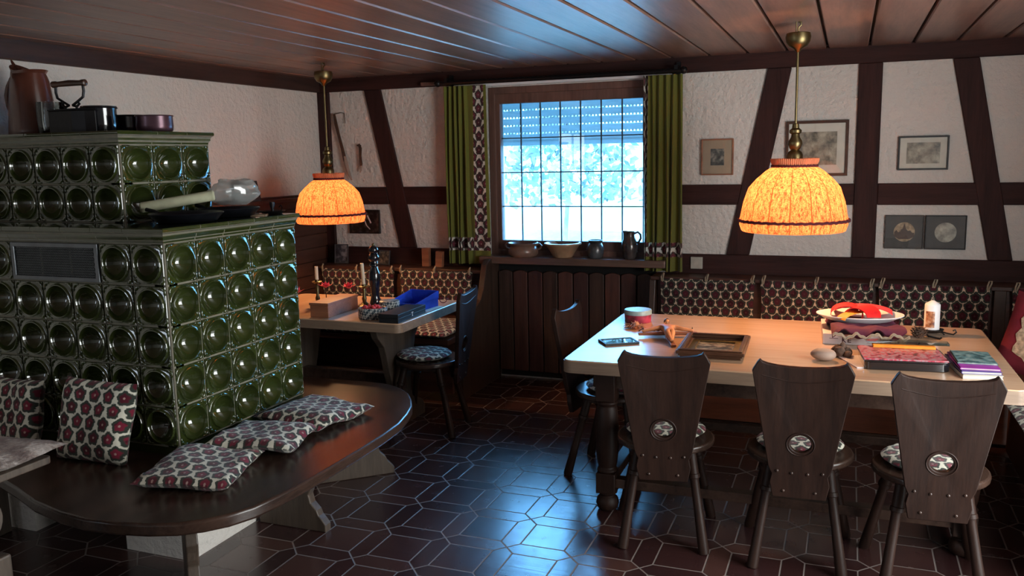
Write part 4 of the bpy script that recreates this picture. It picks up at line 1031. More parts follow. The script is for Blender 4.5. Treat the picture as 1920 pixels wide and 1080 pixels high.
# figure as one skinned body
def skin_figure(name, verts, edges, radii, mat, parent, root=0):
    me = bpy.data.meshes.new(name); me.from_pydata(verts, edges, []); o = bpy.data.objects.new(name, me); C.objects.link(o); o.parent = parent
    me.skin_vertices.new() if hasattr(me.skin_vertices, 'new') and len(me.skin_vertices) == 0 else None
    sk_ = o.modifiers.new('skin', 'SKIN')
    if len(me.skin_vertices) == 0:
        bm = bmesh.new(); bm.from_mesh(me); bm.verts.layers.skin.verify(); bm.to_mesh(me); bm.free()
    for i, r_ in enumerate(radii): me.skin_vertices[0].data[i].radius = (r_, r_)
    me.skin_vertices[0].data[root].use_root = True
    su_ = o.modifiers.new('sub', 'SUBSURF'); su_.levels = 2; su_.render_levels = 2
    me.materials.append(mat); sk_.use_smooth_shade = True
    return o
V = [(0, -.05, .036), (0, -.015, .042), (0, .025, .046), (0, .045, .050), (.004, .062, .060),
     (-.035, .032, .046), (-.075, .012, .040), (-.118, .004, .034), (-.132, .004, .032),
     (.035, .032, .046), (.075, .012, .040), (.118, .004, .034), (.132, .004, .032),
     (.012, -.085, .046), (.006, -.125, .034), (.002, -.165, .024), (.002, -.185, .020),
     (-.012, -.085, .046), (-.010, -.125, .036), (-.004, -.165, .026), (-.004, -.185, .022)]
Ed = [(0, 1), (1, 2), (2, 3), (3, 4), (2, 5), (5, 6), (6, 7), (7, 8), (2, 9), (9, 10), (10, 11), (11, 12), (0, 13), (13, 14), (14, 15), (15, 16), (0, 17), (17, 18), (18, 19), (19, 20)]
Rd = [.026, .022, .030, .012, .012, .015, .011, .008, .007, .015, .011, .008, .007, .019, .014, .009, .008, .019, .014, .009, .008]
fg = skin_figure('figure', V, Ed, Rd, M['figwood'], cr)
m = MB(); m.ball((.004, .070, .064), .016, 10, sc=(.85, 1, 1)); m.ball((.004, .066, .050), .008, 8); m.ball((.004, .064, .0765), .003, 6); m.build('head', M['figwood'], cr)
m = MB(); m.ball((.004, .078, .066), .0165, 10, sc=(.95, .9, 1)); m.build('hair', M['framewood'], cr)
m = MB(); m.lathe([(.018, -.02), (.021, -.008), (.020, .012), (.016, .016)], seg=14, T=TR(0, -.055, .040, PI/2)); m.build('loincloth', M['figwood'], cr)
for sx in (-.125, .125):
    m = MB(); m.tube([(sx, .004, .026), (sx, .004, .05)], .002, 6); m.build('nail', M['iron'], cr)
# small dark frame lying flat
fr = thing('flat_frame', 'thin dark frame with glass lying flat at the left table end', 'picture frame', (-1.043, 4.09, TZ), math.radians(33))
m = MB(); m.ring_prism(rect(-.088, .088, -.062, .062), rect(-.078, .078, -.052, .052), 0, .011); m.build('frame', M['blackmat'], fr, smooth=0, bevel=.001)
m = MB(); m.box(-.08, .08, -.054, .054, .001, .006); m.build('picture', M['bluegreylid'], fr, smooth=0)
m = MB(); m.box(-.08, .08, -.054, .054, .0075, .0085); m.build('glazing', M['pane'], fr, smooth=0)
# deep carved frame
fd = thing('deep_frame', 'deep moulded brown wooden frame lying flat on the large table', 'picture frame', (-.567, 4.055, TZ), math.radians(2))
def rr(a, b): return [(-a, -b), (a, -b), (a, b), (-a, b)]
m = MB()
for (a, b, a2, b2, h0, h1) in ((.135, .185, .10, .15, 0, .010), (.142, .192, .118, .168, .010, .020), (.150, .200, .128, .178, .020, .036), (.140, .190, .125, .175, .036, .042)):
    m.ring_prism(rr(a*1.02, b*1.02), rr(a2, b2), h0, h1)
m.build('frame', M['framewood'], fd, smooth=0, bevel=.003)
m = MB(); m.ring_prism(rr(.13, .18), rr(.085, .135), .008, .014); m.build('inner_slip', M['brass'], fd, smooth=0, bevel=.002)
m = MB(); m.box(-.10, .10, -.15, .15, .002, .008); m.build('relief_panel', M['sketch'], fd, smooth=0)
# stone and moss
m = MB(); m.ball((0, 0, .028), 1, 14, sc=(.056, .046, .028)); 
for i, v in enumerate(m.v):
    p = Vector(v); q = 1+.10*noise.noise(p*22); m.v[i] = (p.x*q, p.y*q, max(0, p.z*q))
one(m, 'pebble', M['stone'], 'smooth pale pebble on the large table behind the middle chair', 'stone', (-.075, 3.985, TZ), (0, 0, -.2), smooth=70)
m = MB()
for (x_, y_, z_, r_) in ((0, 0, .022, .026), (.03, .02, .018, .022), (-.01, .035, .024, .026), (.035, -.015, .015, .018), (.012, .02, .045, .016)):
    m.ball((x_, y_, z_), r_, 8)
for i, v in enumerate(m.v):
    p = Vector(v); q = 1+.16*noise.noise(p*60); m.v[i] = (p.x*q, p.y*q, max(0, p.z*q))
one(m, 'dried_root', M['lump'], 'knobbly brown dried root beside the pale pebble', 'root', (-.010, 4.075, TZ))
# white box with printed side
wb = thing('cardboard_box', 'low white cardboard box under the plate with red ribbon', 'box', (.065, 4.535, TZ), math.radians(3))
m = MB(); m.box(-.165, .165, -.19, .20, 0, .052); m.build('carton', M['white'], wb, smooth=0, bevel=.003)
m = MB(); y = -.1905; 
def stroke(pts, w_):
    for (a, b) in zip(pts, pts[1:]):
        a, b = Vector(a), Vector(b); d = (b-a).normalized(); nn = Vector((-d.y, d.x))*w_/2
        m.add([(p.x, y, p.y) for p in (a+nn, a-nn, b-nn, b+nn)]+[(p.x, y-.0006, p.y) for p in (a+nn, a-nn, b-nn, b+nn)], [(4, 5, 6, 7), (0, 4, 7, 3), (1, 2, 6, 5)])
stroke([(-.075, .012), (-.075, .036)], .004); stroke([(-.073, .024), (-.060, .036)], .004); stroke([(-.073, .024), (-.060, .012)], .004)
stroke([(-.050, .012), (-.050, .036)], .004); 
for zz in (.014, .024, .034): stroke([(-.050, zz), (-.036, zz)], .004)
stroke([(-.135, .030), (-.095, .030)], .0025)
m.build('printed_letters', M['tin'], wb, smooth=0)
cl = MB(); cl.uv = None; n = 40; vs = []
for layer in (0, 1):
    b = len(cl.v); vs = []
    for j in range(n+1):
        for i in range(n+1):
            a, c = -1+2*i/n, -1+2*j/n; x_, y_ = a*.165, c*.19
            e = max(abs(a), abs(c)); drop = -.045*max(0, (e-.80)/.2)**1.5*(.6+.5*math.sin(7*a+3*c))
            z_ = .016+.014*noise.noise(Vector((x_*16, y_*16, 2)))+drop+(.0 if layer else .006); vs.append((x_*(1+.10*max(0, e-.8)*5*0), y_, z_))
    q = n+1; cl.add(vs, [(j*q+i, j*q+i+1, (j+1)*q+i+1, (j+1)*q+i) for j in range(n) for i in range(n)])
one(cl, 'folded_cloth', M['plum'], 'crumpled plum coloured cloth between the white box and the plate', 'cloth', (.095, 4.50, TZ+.068), (0, 0, .12), smooth=70)
m = MB(); pts = []
for i in range(61): pts.append((-.17+.34*i/60, -.002*0, .010*math.sin(i*.42)+.004*math.sin(i*1.1)))
for dy in (0, .006): m.tube([(p[0], -.205-dy, p[2]-.004-dy) for p in pts], .004, 6)
one(m, 'cloth_piping', M['cord'], 'wavy beige border of a cloth hanging over the white box front', 'cloth border', (.10, 4.50, TZ+.064), (0, 0, .12))
pl = thing('serving_plate', 'oval cream plate piled with red ribbon on the white box', 'plate', (.075, 4.545, TZ+.085), math.radians(5))
m = MB(); m.lathe([(.0, 0), (.60, .0), (.72, .06), (1.0, .34), (1.0, .38), (.97, .38), (.70, .14), (.55, .09), (.0, .09)], seg=48)
m.v = [(x_*.205, y_*.15, z_*.095) for x_, y_, z_ in m.v]; m.build('plate_body', M['waxwhite'], pl)
def ribbon(pts, w_, tw=0):
    m = MB(); n = len(pts); vs = []
    for i, p in enumerate(pts):
        p = Vector(p); tv = Vector(pts[min(i+1, n-1)])-Vector(pts[max(i-1, 0)]); tv.normalize(); s_v = Vector((0, 1, 0)) if abs(tv.y) < .8 else Vector((1, 0, 0))
        s_v = (s_v-tv*s_v.dot(tv)).normalized(); nn = tv.cross(s_v)*.0015
        vs += [p-s_v*w_/2-nn, p+s_v*w_/2-nn, p+s_v*w_/2+nn, p-s_v*w_/2+nn]
    m.add(vs, [(4*i+k, 4*i+(k+1) % 4, 4*i+4+(k+1) % 4, 4*i+4+k) for i in range(n-1) for k in range(4)]+[(0, 1, 2, 3), (4*n-4, 4*n-1, 4*n-2, 4*n-3)]); return m
def loop(cx, cy, cz, rx, rz, a0, a1, k=14, skew=0): return [(cx+rx*math.cos(a0+(a1-a0)*i/k), cy+skew*i/k, cz+rz*math.sin(a0+(a1-a0)*i/k)) for i in range(k+1)]
m = ribbon(loop(-.055, -.01, .035, .075, .045, PI*1.05, -.1*PI, skew=.02), .12); one(m, 'ribbon', M['red'], 'wide red ribbon loop on the left of the plate', 'ribbon', (.07, 4.54, TZ+.085), smooth=70)
m = ribbon(loop(.035, -.02, .035, .065, .046, PI, .0, skew=-.02), .13); one(m, 'ribbon', M['red'], 'wide red ribbon loop in the middle of the plate', 'ribbon', (.07, 4.53, TZ+.085), (0, 0, -.5), smooth=70)
m = ribbon(loop(.0, .0, .02, .14, .045, PI*.95, .10*PI, skew=.03), .09); one(m, 'ribbon', M['pinkred'], 'pinkish red ribbon trailing to the right rim of the plate', 'ribbon', (.09, 4.58, TZ+.09), (0, 0, -.15), smooth=70)
m = ribbon(loop(-.0, .0, .018, .10, .032, PI, .12*PI), .06); one(m, 'ribbon', M['orange'], 'narrow orange paper strip among the red ribbon on the plate', 'ribbon', (.065, 4.47, TZ+.092), (0, 0, .7), smooth=70)
# dark box, magazines and glass cover
bb = thing('storage_box', 'shiny black box under the red magazines on the large table', 'box', (.245, 4.01, TZ), math.radians(6))
m = MB(); m.prism(rrect(.335, .26, .03, 5), 0, .036); m.build('box_body', M['blackgloss'], bb, smooth=30, bevel=.003)
m = MB(); m.prism(rrect(.345, .27, .032, 5), .037, .043); m.build('box_lid', M['blackgloss'], bb, smooth=30, bevel=.002)
m = MB(); m.box(-.165, .165, -.125, .135, 0, .006); one(m, 'magazine', M['magprint'], 'red and pink printed magazine on top of the black box', 'magazine', (.240, 4.005, TZ+.0435), (0, 0, math.radians(6)), smooth=0)
m = MB(); m.box(-.15, .15, -.11, .11, 0, .005); one(m, 'paper_pad', M['white'], 'white sheet edge sticking out left of the black box', 'paper', (.16, 4.03, TZ), (0, 0, math.radians(22)), smooth=0)
m = MB(); m.box(-.128, .128, -.030, .030, 0, .012); one(m, 'ruler', M['orange'], 'bright orange flat stick lying on the red magazine', 'ruler', (.255, 4.125, TZ+.050), (0, 0, math.radians(4)), smooth=0, bevel=.002)
m = MB(); m.box(-.17, .17, -.03, .03, 0, .010); one(m, 'clear_lid', M['glass'], 'clear plastic lid lying under the orange stick', 'lid', (.27, 4.155, TZ+.063), (0, 0, math.radians(4)), smooth=0)
# books at the right
for i, (mt, lab, h) in enumerate((('paper', 'pale book at the bottom of the small pile by the right table end', .016), ('violet', 'violet book in the middle of the small pile by the right table end', .010), ('purple', 'magenta booklet near the top of the small pile by the right table end', .008), ('bluebook', 'teal landscape booklet on top of the small pile by the right table end', .006))):
    z0 = TZ+[0, .0165, .027, .0355][i]; dy = [0, .01, .025, .06][i]; dpt = [.17, .16, .15, .115][i]
    b = thing('book', lab, 'book', (.512+.004*i, 3.99+dy, z0), math.radians(8-2*i), 'pile of booklets on the large table')
    m = MB(); m.box(-.075, .075, -dpt, dpt, 0, .0015); m.box(-.075, .075, -dpt, dpt, h-.0015, h); m.box(-.075, -.072, -dpt, dpt, 0, h); m.build('cover', M[mt], b, smooth=0)
    m = MB(); m.box(-.0715, .072, -dpt+.003, dpt-.003, .0015, h-.0015); m.build('pages', M['paper'], b, smooth=0)
# candle on iron holder
ch = thing('candle_holder', 'black wrought iron candle holder with a curled hook', 'candle holder', (.415, 4.70, TZ))
m = MB(); m.lathe([(.0, .022), (.045, .022), (.055, .030), (.058, .030), (.048, .018), (.0, .016)], seg=24); m.build('tray', M['iron'], ch)
m = MB()
for a in (0, 2.1, 4.2): m.tube([(.02*math.cos(a), .02*math.sin(a), .018), (.05*math.cos(a), .05*math.sin(a), .014), (.06*math.cos(a), .06*math.sin(a), .004)], .004, 6)
m.build('feet', M['iron'], ch)
m = MB(); m.tube([(.045, -.03, .024), (.075, -.04, .018), (.095, -.045, .016), (.108, -.045, .028), (.102, -.045, .040), (.092, -.045, .034)], .004, 6); m.build('hook_handle', M['iron'], ch)
m = MB(); m.tube([(-.04, -.04, .02), (-.02, -.10, .012), (.03, -.12, .006), (.035, -.125, .012)], .005, 6); m.build('hook_handle', M['iron'], ch)
ca = thing('candle', 'thick white candle with a printed portrait on the large table', 'candle', (.415, 4.70, TZ+.0305))
m = MB(); m.lathe([(.036, 0), (.036, .122), (.034, .128), (.006, .146), (.0, .146)], seg=32); m.build('wax_body', M['waxwhite'], ca)
m = MB(); m.tube([(0, 0, .144), (.001, 0, .160)], .0015, 6); m.build('wick', M['iron'], ca)
m = MB(); n = 14; vs = []
for j in range(9):
    for i in range(n+1):
        a = -PI/2-.35+(-.62+1.24*i/n); vs.append((.0364*math.cos(a), .0364*math.sin(a), .012+.082*j/8))
m.add(vs, [(j*(n+1)+i, j*(n+1)+i+1, (j+1)*(n+1)+i+1, (j+1)*(n+1)+i) for j in range(8) for i in range(n)]); m.build('printed_portrait', M['portrait'], ca)
m = MB()
for i in range(60):
    a = i*2.399; z = .005+.05*i/60; r_ = .030*math.sin(PI*(i+4)/68)**.6
    c = Vector((r_*math.cos(a), r_*math.sin(a), z)); d = Vector((math.cos(a), math.sin(a), .4)).normalized()
    s_v = Vector((-math.sin(a), math.cos(a), 0)); m.add([c-s_v*.009, c+d*.016, c+s_v*.009, c+Vector((0, 0, -.006))], [(0, 1, 2), (0, 2, 3), (0, 3, 1), (1, 3, 2)])
m.ball((0, 0, .028), .024, 8)
one(m, 'pine_cone', M['lump'], 'brown pine cone beside the portrait candle', 'pine cone', (.352, 4.60, TZ), smooth=0)

# ================================================================== THINGS ON THE SMALL TABLE
wbx = thing('wooden_box', 'long reddish wooden box on the small table', 'box', (-2.933, 4.452, TZ), math.radians(2))
m = MB(); m.box(-.062, .062, -.178, .178, 0, .072); m.build('box_body', M['redbrown'], wbx, smooth=0, bevel=.002)
m = MB(); m.box(-.066, .066, -.182, .182, .073, .088); m.build('sliding_lid', M['redbrown'], wbx, smooth=0, bevel=.002)
ct = thing('checked_tin', 'oval black and white checked tin holding small red berries', 'tin', (-2.60, 4.345, TZ), math.radians(20))
m = MB(); m.lathe([(.0, .001), (.082, .0), (.086, .01), (.086, .062), (.080, .066), (.074, .062), (.074, .045), (.0, .045)], seg=32); m.v = [(a, b*.8, c) for a, b, c in m.v]; m.build('tin_body', M['check'], ct)
m = MB()
for i in range(26): a = i*2.4; r_ = .011*math.sqrt(i); m.ball((r_*math.cos(a), r_*math.sin(a)*.8, .056+.008*(i % 3)), .009, 6)
o = m.build('berries', M['pinkred'], ct); o['kind'] = 'stuff'
m = MB(); m.lathe([(.0, .001), (.060, .0), (.062, .01), (.062, .075), (.055, .08), (.0, .08)], seg=24); one(m, 'checked_tin', M['check'], 'second blue white patterned tin behind the oval checked tin', 'tin', (-2.585, 4.52, TZ))
bc = thing('black_case', 'flat black case with a small white emblem at the small table corner', 'case', (-2.432, 4.405, TZ), math.radians(1))
m = MB(); m.box(-.062, .062, -.178, .178, 0, .028); m.build('case_body', M['blackmat'], bc, smooth=0, bevel=.002)
m = MB(); m.box(-.063, .063, -.179, .179, .029, .052); m.build('case_lid', M['blackmat'], bc, smooth=0, bevel=.002)
m = MB(); m.box(.0625, .0636, -.012, .012, .034, .038); m.box(.0625, .0636, -.002, .003, .016, .036); m.box(.0625, .0636, -.006, .007, .014, .017); m.build('emblem', M['waxwhite'], bc, smooth=0)
bl = thing('blue_box', 'open royal blue box behind the black case', 'box', (-2.515, 4.70, TZ), math.radians(-6))
m = MB(); m.ring_prism(rr(.10, .13), rr(.092, .122), 0, .055); m.box(-.1, .1, -.13, .13, 0, .004); m.build('tray', M['blue'], bl, smooth=0, bevel=.0015)
m = MB(); T = TR(-.0, .13, .055, math.radians(-68)); m.box(-.10, .10, -.20, 0, -.0, .006, T=TR(0, .128, .05, math.radians(158)))
m.v = [(x_, y_, z_) for x_, y_, z_ in m.v]; m.build('tray_lining', M['dark'], bl, smooth=0) if False else None
m = MB(); m.prism([(-.13, .055), (.13, .055), (.13, .10)], -.104, -.098, ax='x'); m.prism([(-.13, .055), (.13, .055), (.13, .10)], .098, .104, ax='x'); m.box(-.104, .104, .126, .132, .05, .10); m.build('raised_sides', M['blue'], bl, smooth=0)
# pepper mill
pm_ = thing('pepper_mill', 'tall dark turned pepper mill on the small table', 'pepper mill', (-2.80, 4.72, TZ))
m = MB(); m.lathe([(.034, 0), (.036, .006), (.036, .03), (.030, .045), (.026, .075), (.030, .12), (.038, .17), (.036, .215), (.024, .245), (.020, .255), (.030, .262), (.030, .272), (.0, .272)], seg=28); m.build('mill_body', M['blackgloss'], pm_)
m = MB(); m.lathe([(.020, .273), (.026, .278), (.024, .290), (.034, .300), (.036, .318), (.028, .335), (.022, .340), (.030, .350), (.032, .365), (.026, .380), (.012, .388), (.0, .389)], seg=28); m.build('mill_head', M['blackgloss'], pm_)
m = MB(); m.ball((0, 0, .395), .010, 8); m.build('top_knob', M['brass'], pm_)
# candlesticks
def candlestick(x, y, zd, hc_, lab, tilt=0):
    t = thing('candlestick', lab, 'candlestick', (x, y, TZ), 0, None)
    m = MB(); m.lathe([(.042, 0), (.044, .004), (.03, .012), (.012, .03), (.016, .05), (.009, .07), (.012, zd-.035), (.010, zd-.015), (.030, zd-.006), (.034, zd), (.030, zd+.002), (.014, zd), (.014, zd+.012), (.0, zd+.012)], seg=24); m.build('stick', M['brass'], t)
    c = thing('candle', lab.replace('brass candlestick', 'cream candle standing in the brass candlestick'), 'candle', (x, y, TZ+zd+.0125)); c.rotation_euler = (0, tilt, 0)
    m = MB(); m.lathe([(.0115, 0), (.0115, hc_-.002), (.009, hc_), (.0, hc_)], seg=16); m.build('wax', M['wax'], c)
    m = MB(); m.tube([(0, 0, hc_-.002), (0, 0, hc_+.008)], .001, 5); m.build('wick', M['iron'], c)
candlestick(-3.175, 4.63, .160, .085, 'brass candlestick at the left, beside the pink flowers', 0)
candlestick(-2.870, 4.70, .130, .135, 'brass candlestick left of the pepper mill', -.06)
candlestick(-2.865, 4.86, .165, .16, 'brass candlestick behind the pepper mill', 0)
def flower(x, y, z, s, lab):
    t = thing('flower_pick', lab, 'flower', (x, y, TZ), random.uniform(0, 3), 'pink flowers on the small table')
    m = MB()
    for ring, (k, L, e) in enumerate(((6, .040, .55), (6, .036, 1.0), (4, .032, 1.35))):
        for i in range(k):
            a = 2*PI*i/k+ring*.5; d = Vector((math.cos(a)*math.cos(e), math.sin(a)*math.cos(e), math.sin(e))); sv = Vector((-math.sin(a), math.cos(a), 0)); c = Vector((0, 0, z)); L2 = L*s
            m.add([c, c+d*L2*.5+sv*L2*.28, c+d*L2+Vector((0, 0, -.004)), c+d*L2*.5-sv*L2*.28], [(0, 1, 2, 3)])
    m.build('petals', M['flower'], t, smooth=0)
    m = MB(); m.tube([(0, 0, .002), (0, 0, z)], .003, 6); m.lathe([(.018, 0), (.018, .004), (.0, .006)], seg=12); m.build('stem', M['framewood'], t)
flower(-3.20, 4.43, .105, 1.7, 'pink artificial flower at the left edge of the small table')
flower(-3.09, 4.60, .125, 1.4, 'pink tulip-like flower behind the wooden box')
flower(-2.995, 4.72, .105, 1.5, 'pink flower between the wooden box and the candle')
m = MB()
for sx in (-.03, .03):
    m.tube([(sx+.022*math.cos(2*PI*k/20), 0, .018+.016*math.sin(2*PI*k/20)) for k in range(20)], .0025, 6, closed=True)
    m.tube([(sx*1.75, 0, .026), (sx*1.7, .06, .020), (sx*1.6, .11, .006)], .002, 5)
m.tube([(-.008, 0, .02), (0, 0, .024), (.008, 0, .02)], .0025, 6)
one(m, 'spectacles', M['plum'], 'dark red spectacles on the small table right of the blue box', 'glasses', (-2.455, 4.93, TZ), (0, 0, .3))
m = MB(); m.box(-.06, .06, -.10, .10, 0, .002); one(m, 'paper_slip', M['paper'], 'pale paper sheet beside the black case', 'paper', (-2.43, 4.72, TZ), (0, 0, -.1), smooth=0)
# on the ledge behind
def stand_frame(x, y, z, w_, h, rz, lab, fmat, img, tilt=-.15):
    t = thing('photo_frame', lab, 'photo frame', (x, y, z+.001), rz); T = Matrix.Rotation(tilt, 4, 'X')
    m = MB(); m.ring_prism([(-w_/2, 0), (w_/2, 0), (w_/2, h), (-w_/2, h)], [(-w_/2+.008, .008), (w_/2-.008, .008), (w_/2-.008, h-.008), (-w_/2+.008, h-.008)], -.006, .006, T=T, ax='y'); m.build('frame', fmat, t, smooth=0, bevel=.001)
    m = MB(); m.box(-w_/2+.006, w_/2-.006, -.002, .005, .006, h-.006, T=T); m.build('photo', img, t, smooth=0)
    m = MB(); m.box(-.012, .012, .006, .010, 0, h*.6, T=Matrix.Translation((0, .012, 0)) @ Matrix.Rotation(tilt*.2, 4, 'X')); m.build('easel_back', M['dark'], t, smooth=0)
    return t
stand_frame(-3.785, 5.875, .857, .115, .155, math.radians(12), 'silver photo frame on the bench ledge beside the left wall', M['grille'], M['photo'])
stand_frame(-3.395, 5.875, .857, .115, .115, math.radians(-14), 'pale photo frame on the bench ledge behind the pepper mill', M['grille'], M['sketch'])
m = MB(); m.box(-.030, .030, -.02, .02, 0, .142); one(m, 'wooden_block', M['redbrown'], 'upright reddish wooden block on the ledge, left of two', 'block', (-3.02, 5.88, .857), smooth=0, bevel=.002)
m = MB(); m.box(-.028, .028, -.02, .02, 0, .118); one(m, 'wooden_block', M['redbrown'], 'slightly shorter reddish wooden block on the ledge, next to the curtain', 'block', (-2.905, 5.87, .857), (0, .06, 0), smooth=0, bevel=.002)
sf = stand_frame(-3.90, 4.93, 1.403, .19, .15, math.radians(72), 'dark standing photo frame on the wainscot cap of the left wall', M['blackmat'], M['photo'], -.3)

# ================================================================== POTS ON THE SILL
SZ = .9485
pt_ = thing('clay_pot', 'brown two-handled stoneware bowl on the window sill, far left', 'bowl', (-2.235, 5.925, SZ))
m = MB(); m.lathe([(.0, 0), (.095, 0), (.110, .018), (.112, .045), (.100, .068), (.092, .075), (.104, .088), (.114, .098), (.110, .101), (.095, .09), (.084, .078), (.10, .05), (.10, .02), (.0, .010)], seg=36); m.build('bowl_body', M['stoneware'], pt_)
for sx in (-1, 1):
    m = MB(); m.tube([(sx*.100, 0, .085), (sx*.128, 0, .094), (sx*.142, 0, .080), (sx*.135, 0, .060), (sx*.108, 0, .050)], .008, 8); m.build('handle', M['stoneware'], pt_)
m = MB(); m.lathe([(.0, 0), (.068, 0), (.074, .006), (.122, .088), (.136, .094), (.136, .104), (.128, .106), (.112, .092), (.066, .014), (.0, .012)], seg=36); one(m, 'clay_bowl', M['creamware'], 'wide cream clay bowl on the window sill', 'bowl', (-1.927, 5.925, SZ))
m = MB(); m.lathe([(.0, 0), (.046, 0), (.052, .006), (.060, .035), (.062, .07), (.050, .098), (.044, .106), (.050, .116), (.052, .128), (.047, .129), (.040, .110), (.05, .07), (.0, .02)], seg=32); one(m, 'stoneware_jar', M['greyware'], 'small grey glazed jar on the window sill', 'jar', (-1.68, 5.925, SZ))
jg = thing('jug', 'dark mottled jug with a handle on the window sill, far right', 'jug', (-1.43, 5.925, SZ))
m = MB(); m.lathe([(.0, 0), (.040, 0), (.046, .01), (.056, .055), (.060, .09), (.052, .125), (.038, .152), (.036, .165), (.040, .190), (.038, .192), (.032, .17), (.045, .12), (.05, .06), (.0, .02)], seg=32)
for i, v in enumerate(m.v):
    x_, y_, z_ = v
    if z_ > .17 and x_ < -.02: m.v[i] = (x_-.014, y_*.7, z_+.004)
m.build('jug_body', M['darkjug'], jg)
m = MB(); m.tube([(.034, 0, .178), (.058, 0, .190), (.078, 0, .172), (.080, 0, .145), (.066, 0, .120), (.052, 0, .112)], [.007, .008, .008, .008, .008, .009], 8); m.build('handle', M['darkjug'], jg)

# ================================================================== ON TOP OF THE STOVE
Z2 = ZT2+.0005; Z1 = ZT1+.0005
jj = thing('jug', 'tall brown salt glazed jug with raised lip on top of the stove', 'jug', (-3.70, 3.10, Z2))
m = MB(); m.lathe([(.0, 0), (.108, 0), (.112, .008), (.110, .03), (.100, .15), (.086, .26), (.080, .28), (.070, .292), (.072, .305), (.066, .305), (.064, .292), (.075, .27), (.09, .15), (.0, .02)], seg=36)
for i, v in enumerate(m.v):
    x_, y_, z_ = v
    if z_ > .285: f_ = (z_-.285)/.02; m.v[i] = (x_*(1+.15*f_)+(.012 if x_ > 0 else -.006)*f_, y_, z_+(.045*max(0, -x_/.08)**1.5)*f_+.006*max(0, x_/.08)*f_)
m.build('jug_body', M['terracotta'], jj)
m = MB(); m.tube([(-.072, 0, .335), (-.10, 0, .32), (-.11, 0, .285), (-.145, 0, .24), (-.160, 0, .20), (-.155, 0, .15), (-.135, 0, .10), (-.108, 0, .06)], [.008, .012, .011, .012, .013, .013, .012, .012], 10); m.tube([(-.075, 0, .32), (-.10, 0, .352), (-.108, 0, .365)], [.007, .007, .004], 8); m.build('handle', M['terracotta'], jj)
m = MB(); m.lathe([(.0, 0), (.052, 0), (.058, .01), (.062, .06), (.060, .145), (.057, .145), (.058, .06), (.05, .015), (.0, .012)], seg=28); one(m, 'glass_tumbler', M['glass'], 'ribbed glass tumbler between the brown jug and the old iron', 'glass', (-3.465, 3.00, Z2))
ir = thing('charcoal_iron', 'old black charcoal iron with wooden handle on top of the stove', 'iron', (-3.29, 2.985, Z2))
m = MB(); pts = [(-.125, -.045), (.02, -.048), (.08, -.03), (.115, 0), (.08, .03), (.02, .048), (-.125, .045)]; m.prism(pts, .0, .10); m.prism([(a*1.04, b*1.04) for a, b in pts], .10, .108); m.build('body', M['iron'], ir, smooth=0, bevel=.004)
m = MB()
for sx in (-1, 1):
    m.tube([(sx*.0+sx*.012-.03, 0, .125), (sx*.045-.03, 0, .142), (sx*.078-.03, 0, .160), (sx*.085-.03, 0, .185), (sx*.083-.03, 0, .212)], .006, 8)
    m.tube([(sx*.012-.03, 0, .125), (sx*.035-.03, 0, .118), (sx*.052-.03, 0, .130), (sx*.040-.03, 0, .142)], .006, 8); m.tube([(sx*.035-.03, 0, .12), (sx*.035-.03, 0, .105)], .006, 8)
m.build('handle_bracket', M['iron'], ir)
m = MB(); m.tube([(-.132, 0, .222), (-.128, 0, .222), (-.11, 0, .222), (-.10, 0, .222), (-.03, 0, .224), (.04, 0, .222), (.05, 0, .222), (.068, 0, .222), (.072, 0, .222)], [.010, .015, .015, .012, .014, .012, .015, .015, .010], 12); m.build('wooden_grip', M['framewood'], ir)
def pot(x, y, r, h, lab, mat='blackgloss', rim=.004):
    t = thing('pot', lab, 'pot', (x, y, Z2), 0, None)
    m = MB(); m.lathe([(.0, 0), (r*.88, 0), (r*.97, h*.12), (r, h*.4), (r*.98, h*.9), (r, h), (r-.004, h), (r*.94, h*.8), (r*.92, h*.15), (.0, h*.1)], seg=32); m.build('pot_body', M[mat], t)
    m = MB(); m.tube([(r*math.cos(2*PI*k/32), r*math.sin(2*PI*k/32), h) for k in range(32)], rim, 6, closed=True); m.build('rim', M[mat], t)
    return t
p_ = pot(-3.325, 3.145, .080, .120, 'black lidded pot right behind the old iron')
m = MB(); m.lathe([(.082, .121), (.080, .128), (.04, .134), (.0, .135)], seg=28); m.build('lid', M['blackgloss'], p_)
pot(-3.30, 3.315, .082, .088, 'black enamel pot between the lidded pot and the purple tin')
pot(-3.045, 3.20, .083, .075, 'dark purple metal tin nearest the right end of the stove top', 'tin', .003)
def pan(x, y, r, lab, ang):
    t = thing('frying_pan', lab, 'pan', (x, y, Z1), ang)
    m = MB(); m.lathe([(.0, 0), (r*.72, 0), (r*.80, .004), (r*.97, .034), (r, .038), (r*.985, .041), (r*.95, .036), (r*.78, .007), (.0, .004)], seg=40); m.build('pan_body', M['pan'], t)
    m = MB(); m.tube([(r*.97, 0, .034), (r*1.12, 0, .045), (r*1.42, 0, .052)], [.008, .007, .009], 8); m.build('handle', M['iron'], t)
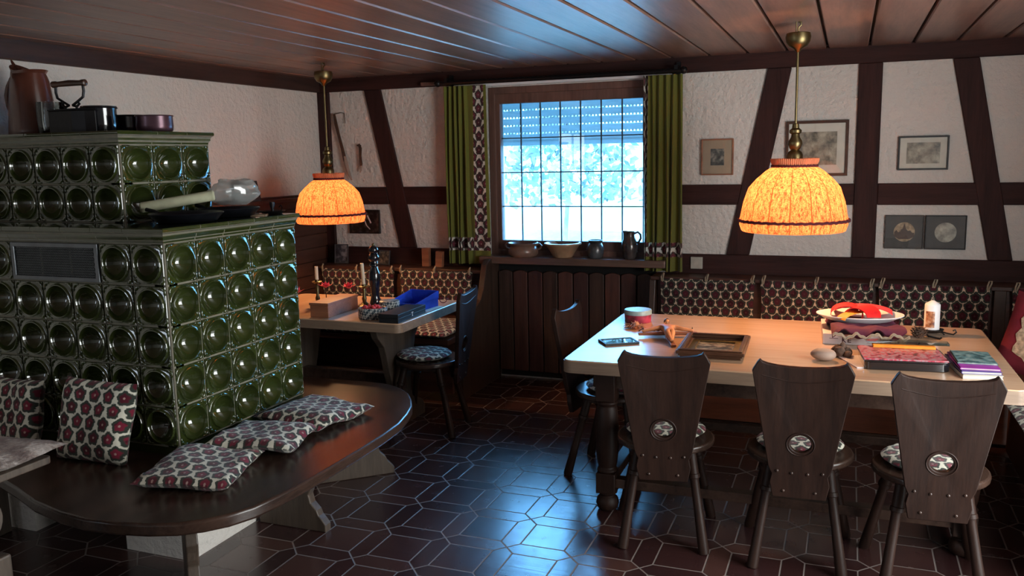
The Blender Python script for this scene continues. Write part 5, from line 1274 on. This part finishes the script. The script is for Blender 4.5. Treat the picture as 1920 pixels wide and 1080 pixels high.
pan(-2.695, 2.975, .158, 'dark steel frying pan nearest the stove corner', math.radians(180))
pan(-2.735, 3.30, .145, 'second dark frying pan, farther back on the stove counter', math.radians(176))
m = MB(); m.tube([(-.135, -.10, .0), (-.13, -.096, 0), (.12, .09, .016), (.125, .094, .016)], [.018, .024, .024, .018], 16); one(m, 'rolling_pin', plain('pale_green_paper', (.50, .50, .34), .7), 'pale rolled paper tube lying across the frying pans', 'roll', (-2.835, 3.09, Z1+.075), (0, -.12, 0))
# crumpled clear bag
m = MB(); vs = []; n = 26
for j in range(n+1):
    for i in range(n+1):
        u, v = i/n, j/n; a = 2*PI*u; r_ = .5*(math.sin(PI*min(.98, v*.9+.06)))**.45
        p = Vector((r_*math.cos(a)*.27, r_*math.sin(a)*.20, .005+.125*v)); d = noise.noise(p*14)*.030+noise.noise(p*40)*.010; p += Vector((math.cos(a), math.sin(a), .3))*d; vs.append(p)
m.add(vs, [(j*(n+1)+i, j*(n+1)+i+1, (j+1)*(n+1)+i+1, (j+1)*(n+1)+i) for j in range(n) for i in range(n)])
one(m, 'plastic_bag', M['bag'], 'crumpled clear plastic bag behind the frying pans', 'bag', (-2.80, 3.42, Z1+.042), smooth=25)
tl = thing('chamber_candlestick', 'dark dish candlestick with a spike on the stove counter', 'candlestick', (-2.625, 3.485, Z1))
m = MB(); m.lathe([(.0, 0), (.045, 0), (.060, .012), (.064, .016), (.058, .016), (.042, .006), (.0, .005)], seg=28); m.build('dish', M['iron'], tl)
m = MB(); m.lathe([(.008, .005), (.006, .02), (.012, .045), (.012, .058), (.0, .058)], seg=14); m.build('socket', M['iron'], tl)
m = MB(); m.tube([(.05, -.02, .012), (.075, -.03, .02), (.085, -.035, .035), (.075, -.03, .045), (.060, -.025, .035)], .003, 6); m.build('ring_handle', M['iron'], tl)
m = MB(); m.box(-.05, .05, -.05, .05, 0, .004); one(m, 'folded_paper', M['doily'], 'pinkish folded paper between the frying pan and the dish candlestick', 'paper', (-2.64, 3.38, Z1), (0, 0, .5), smooth=0)
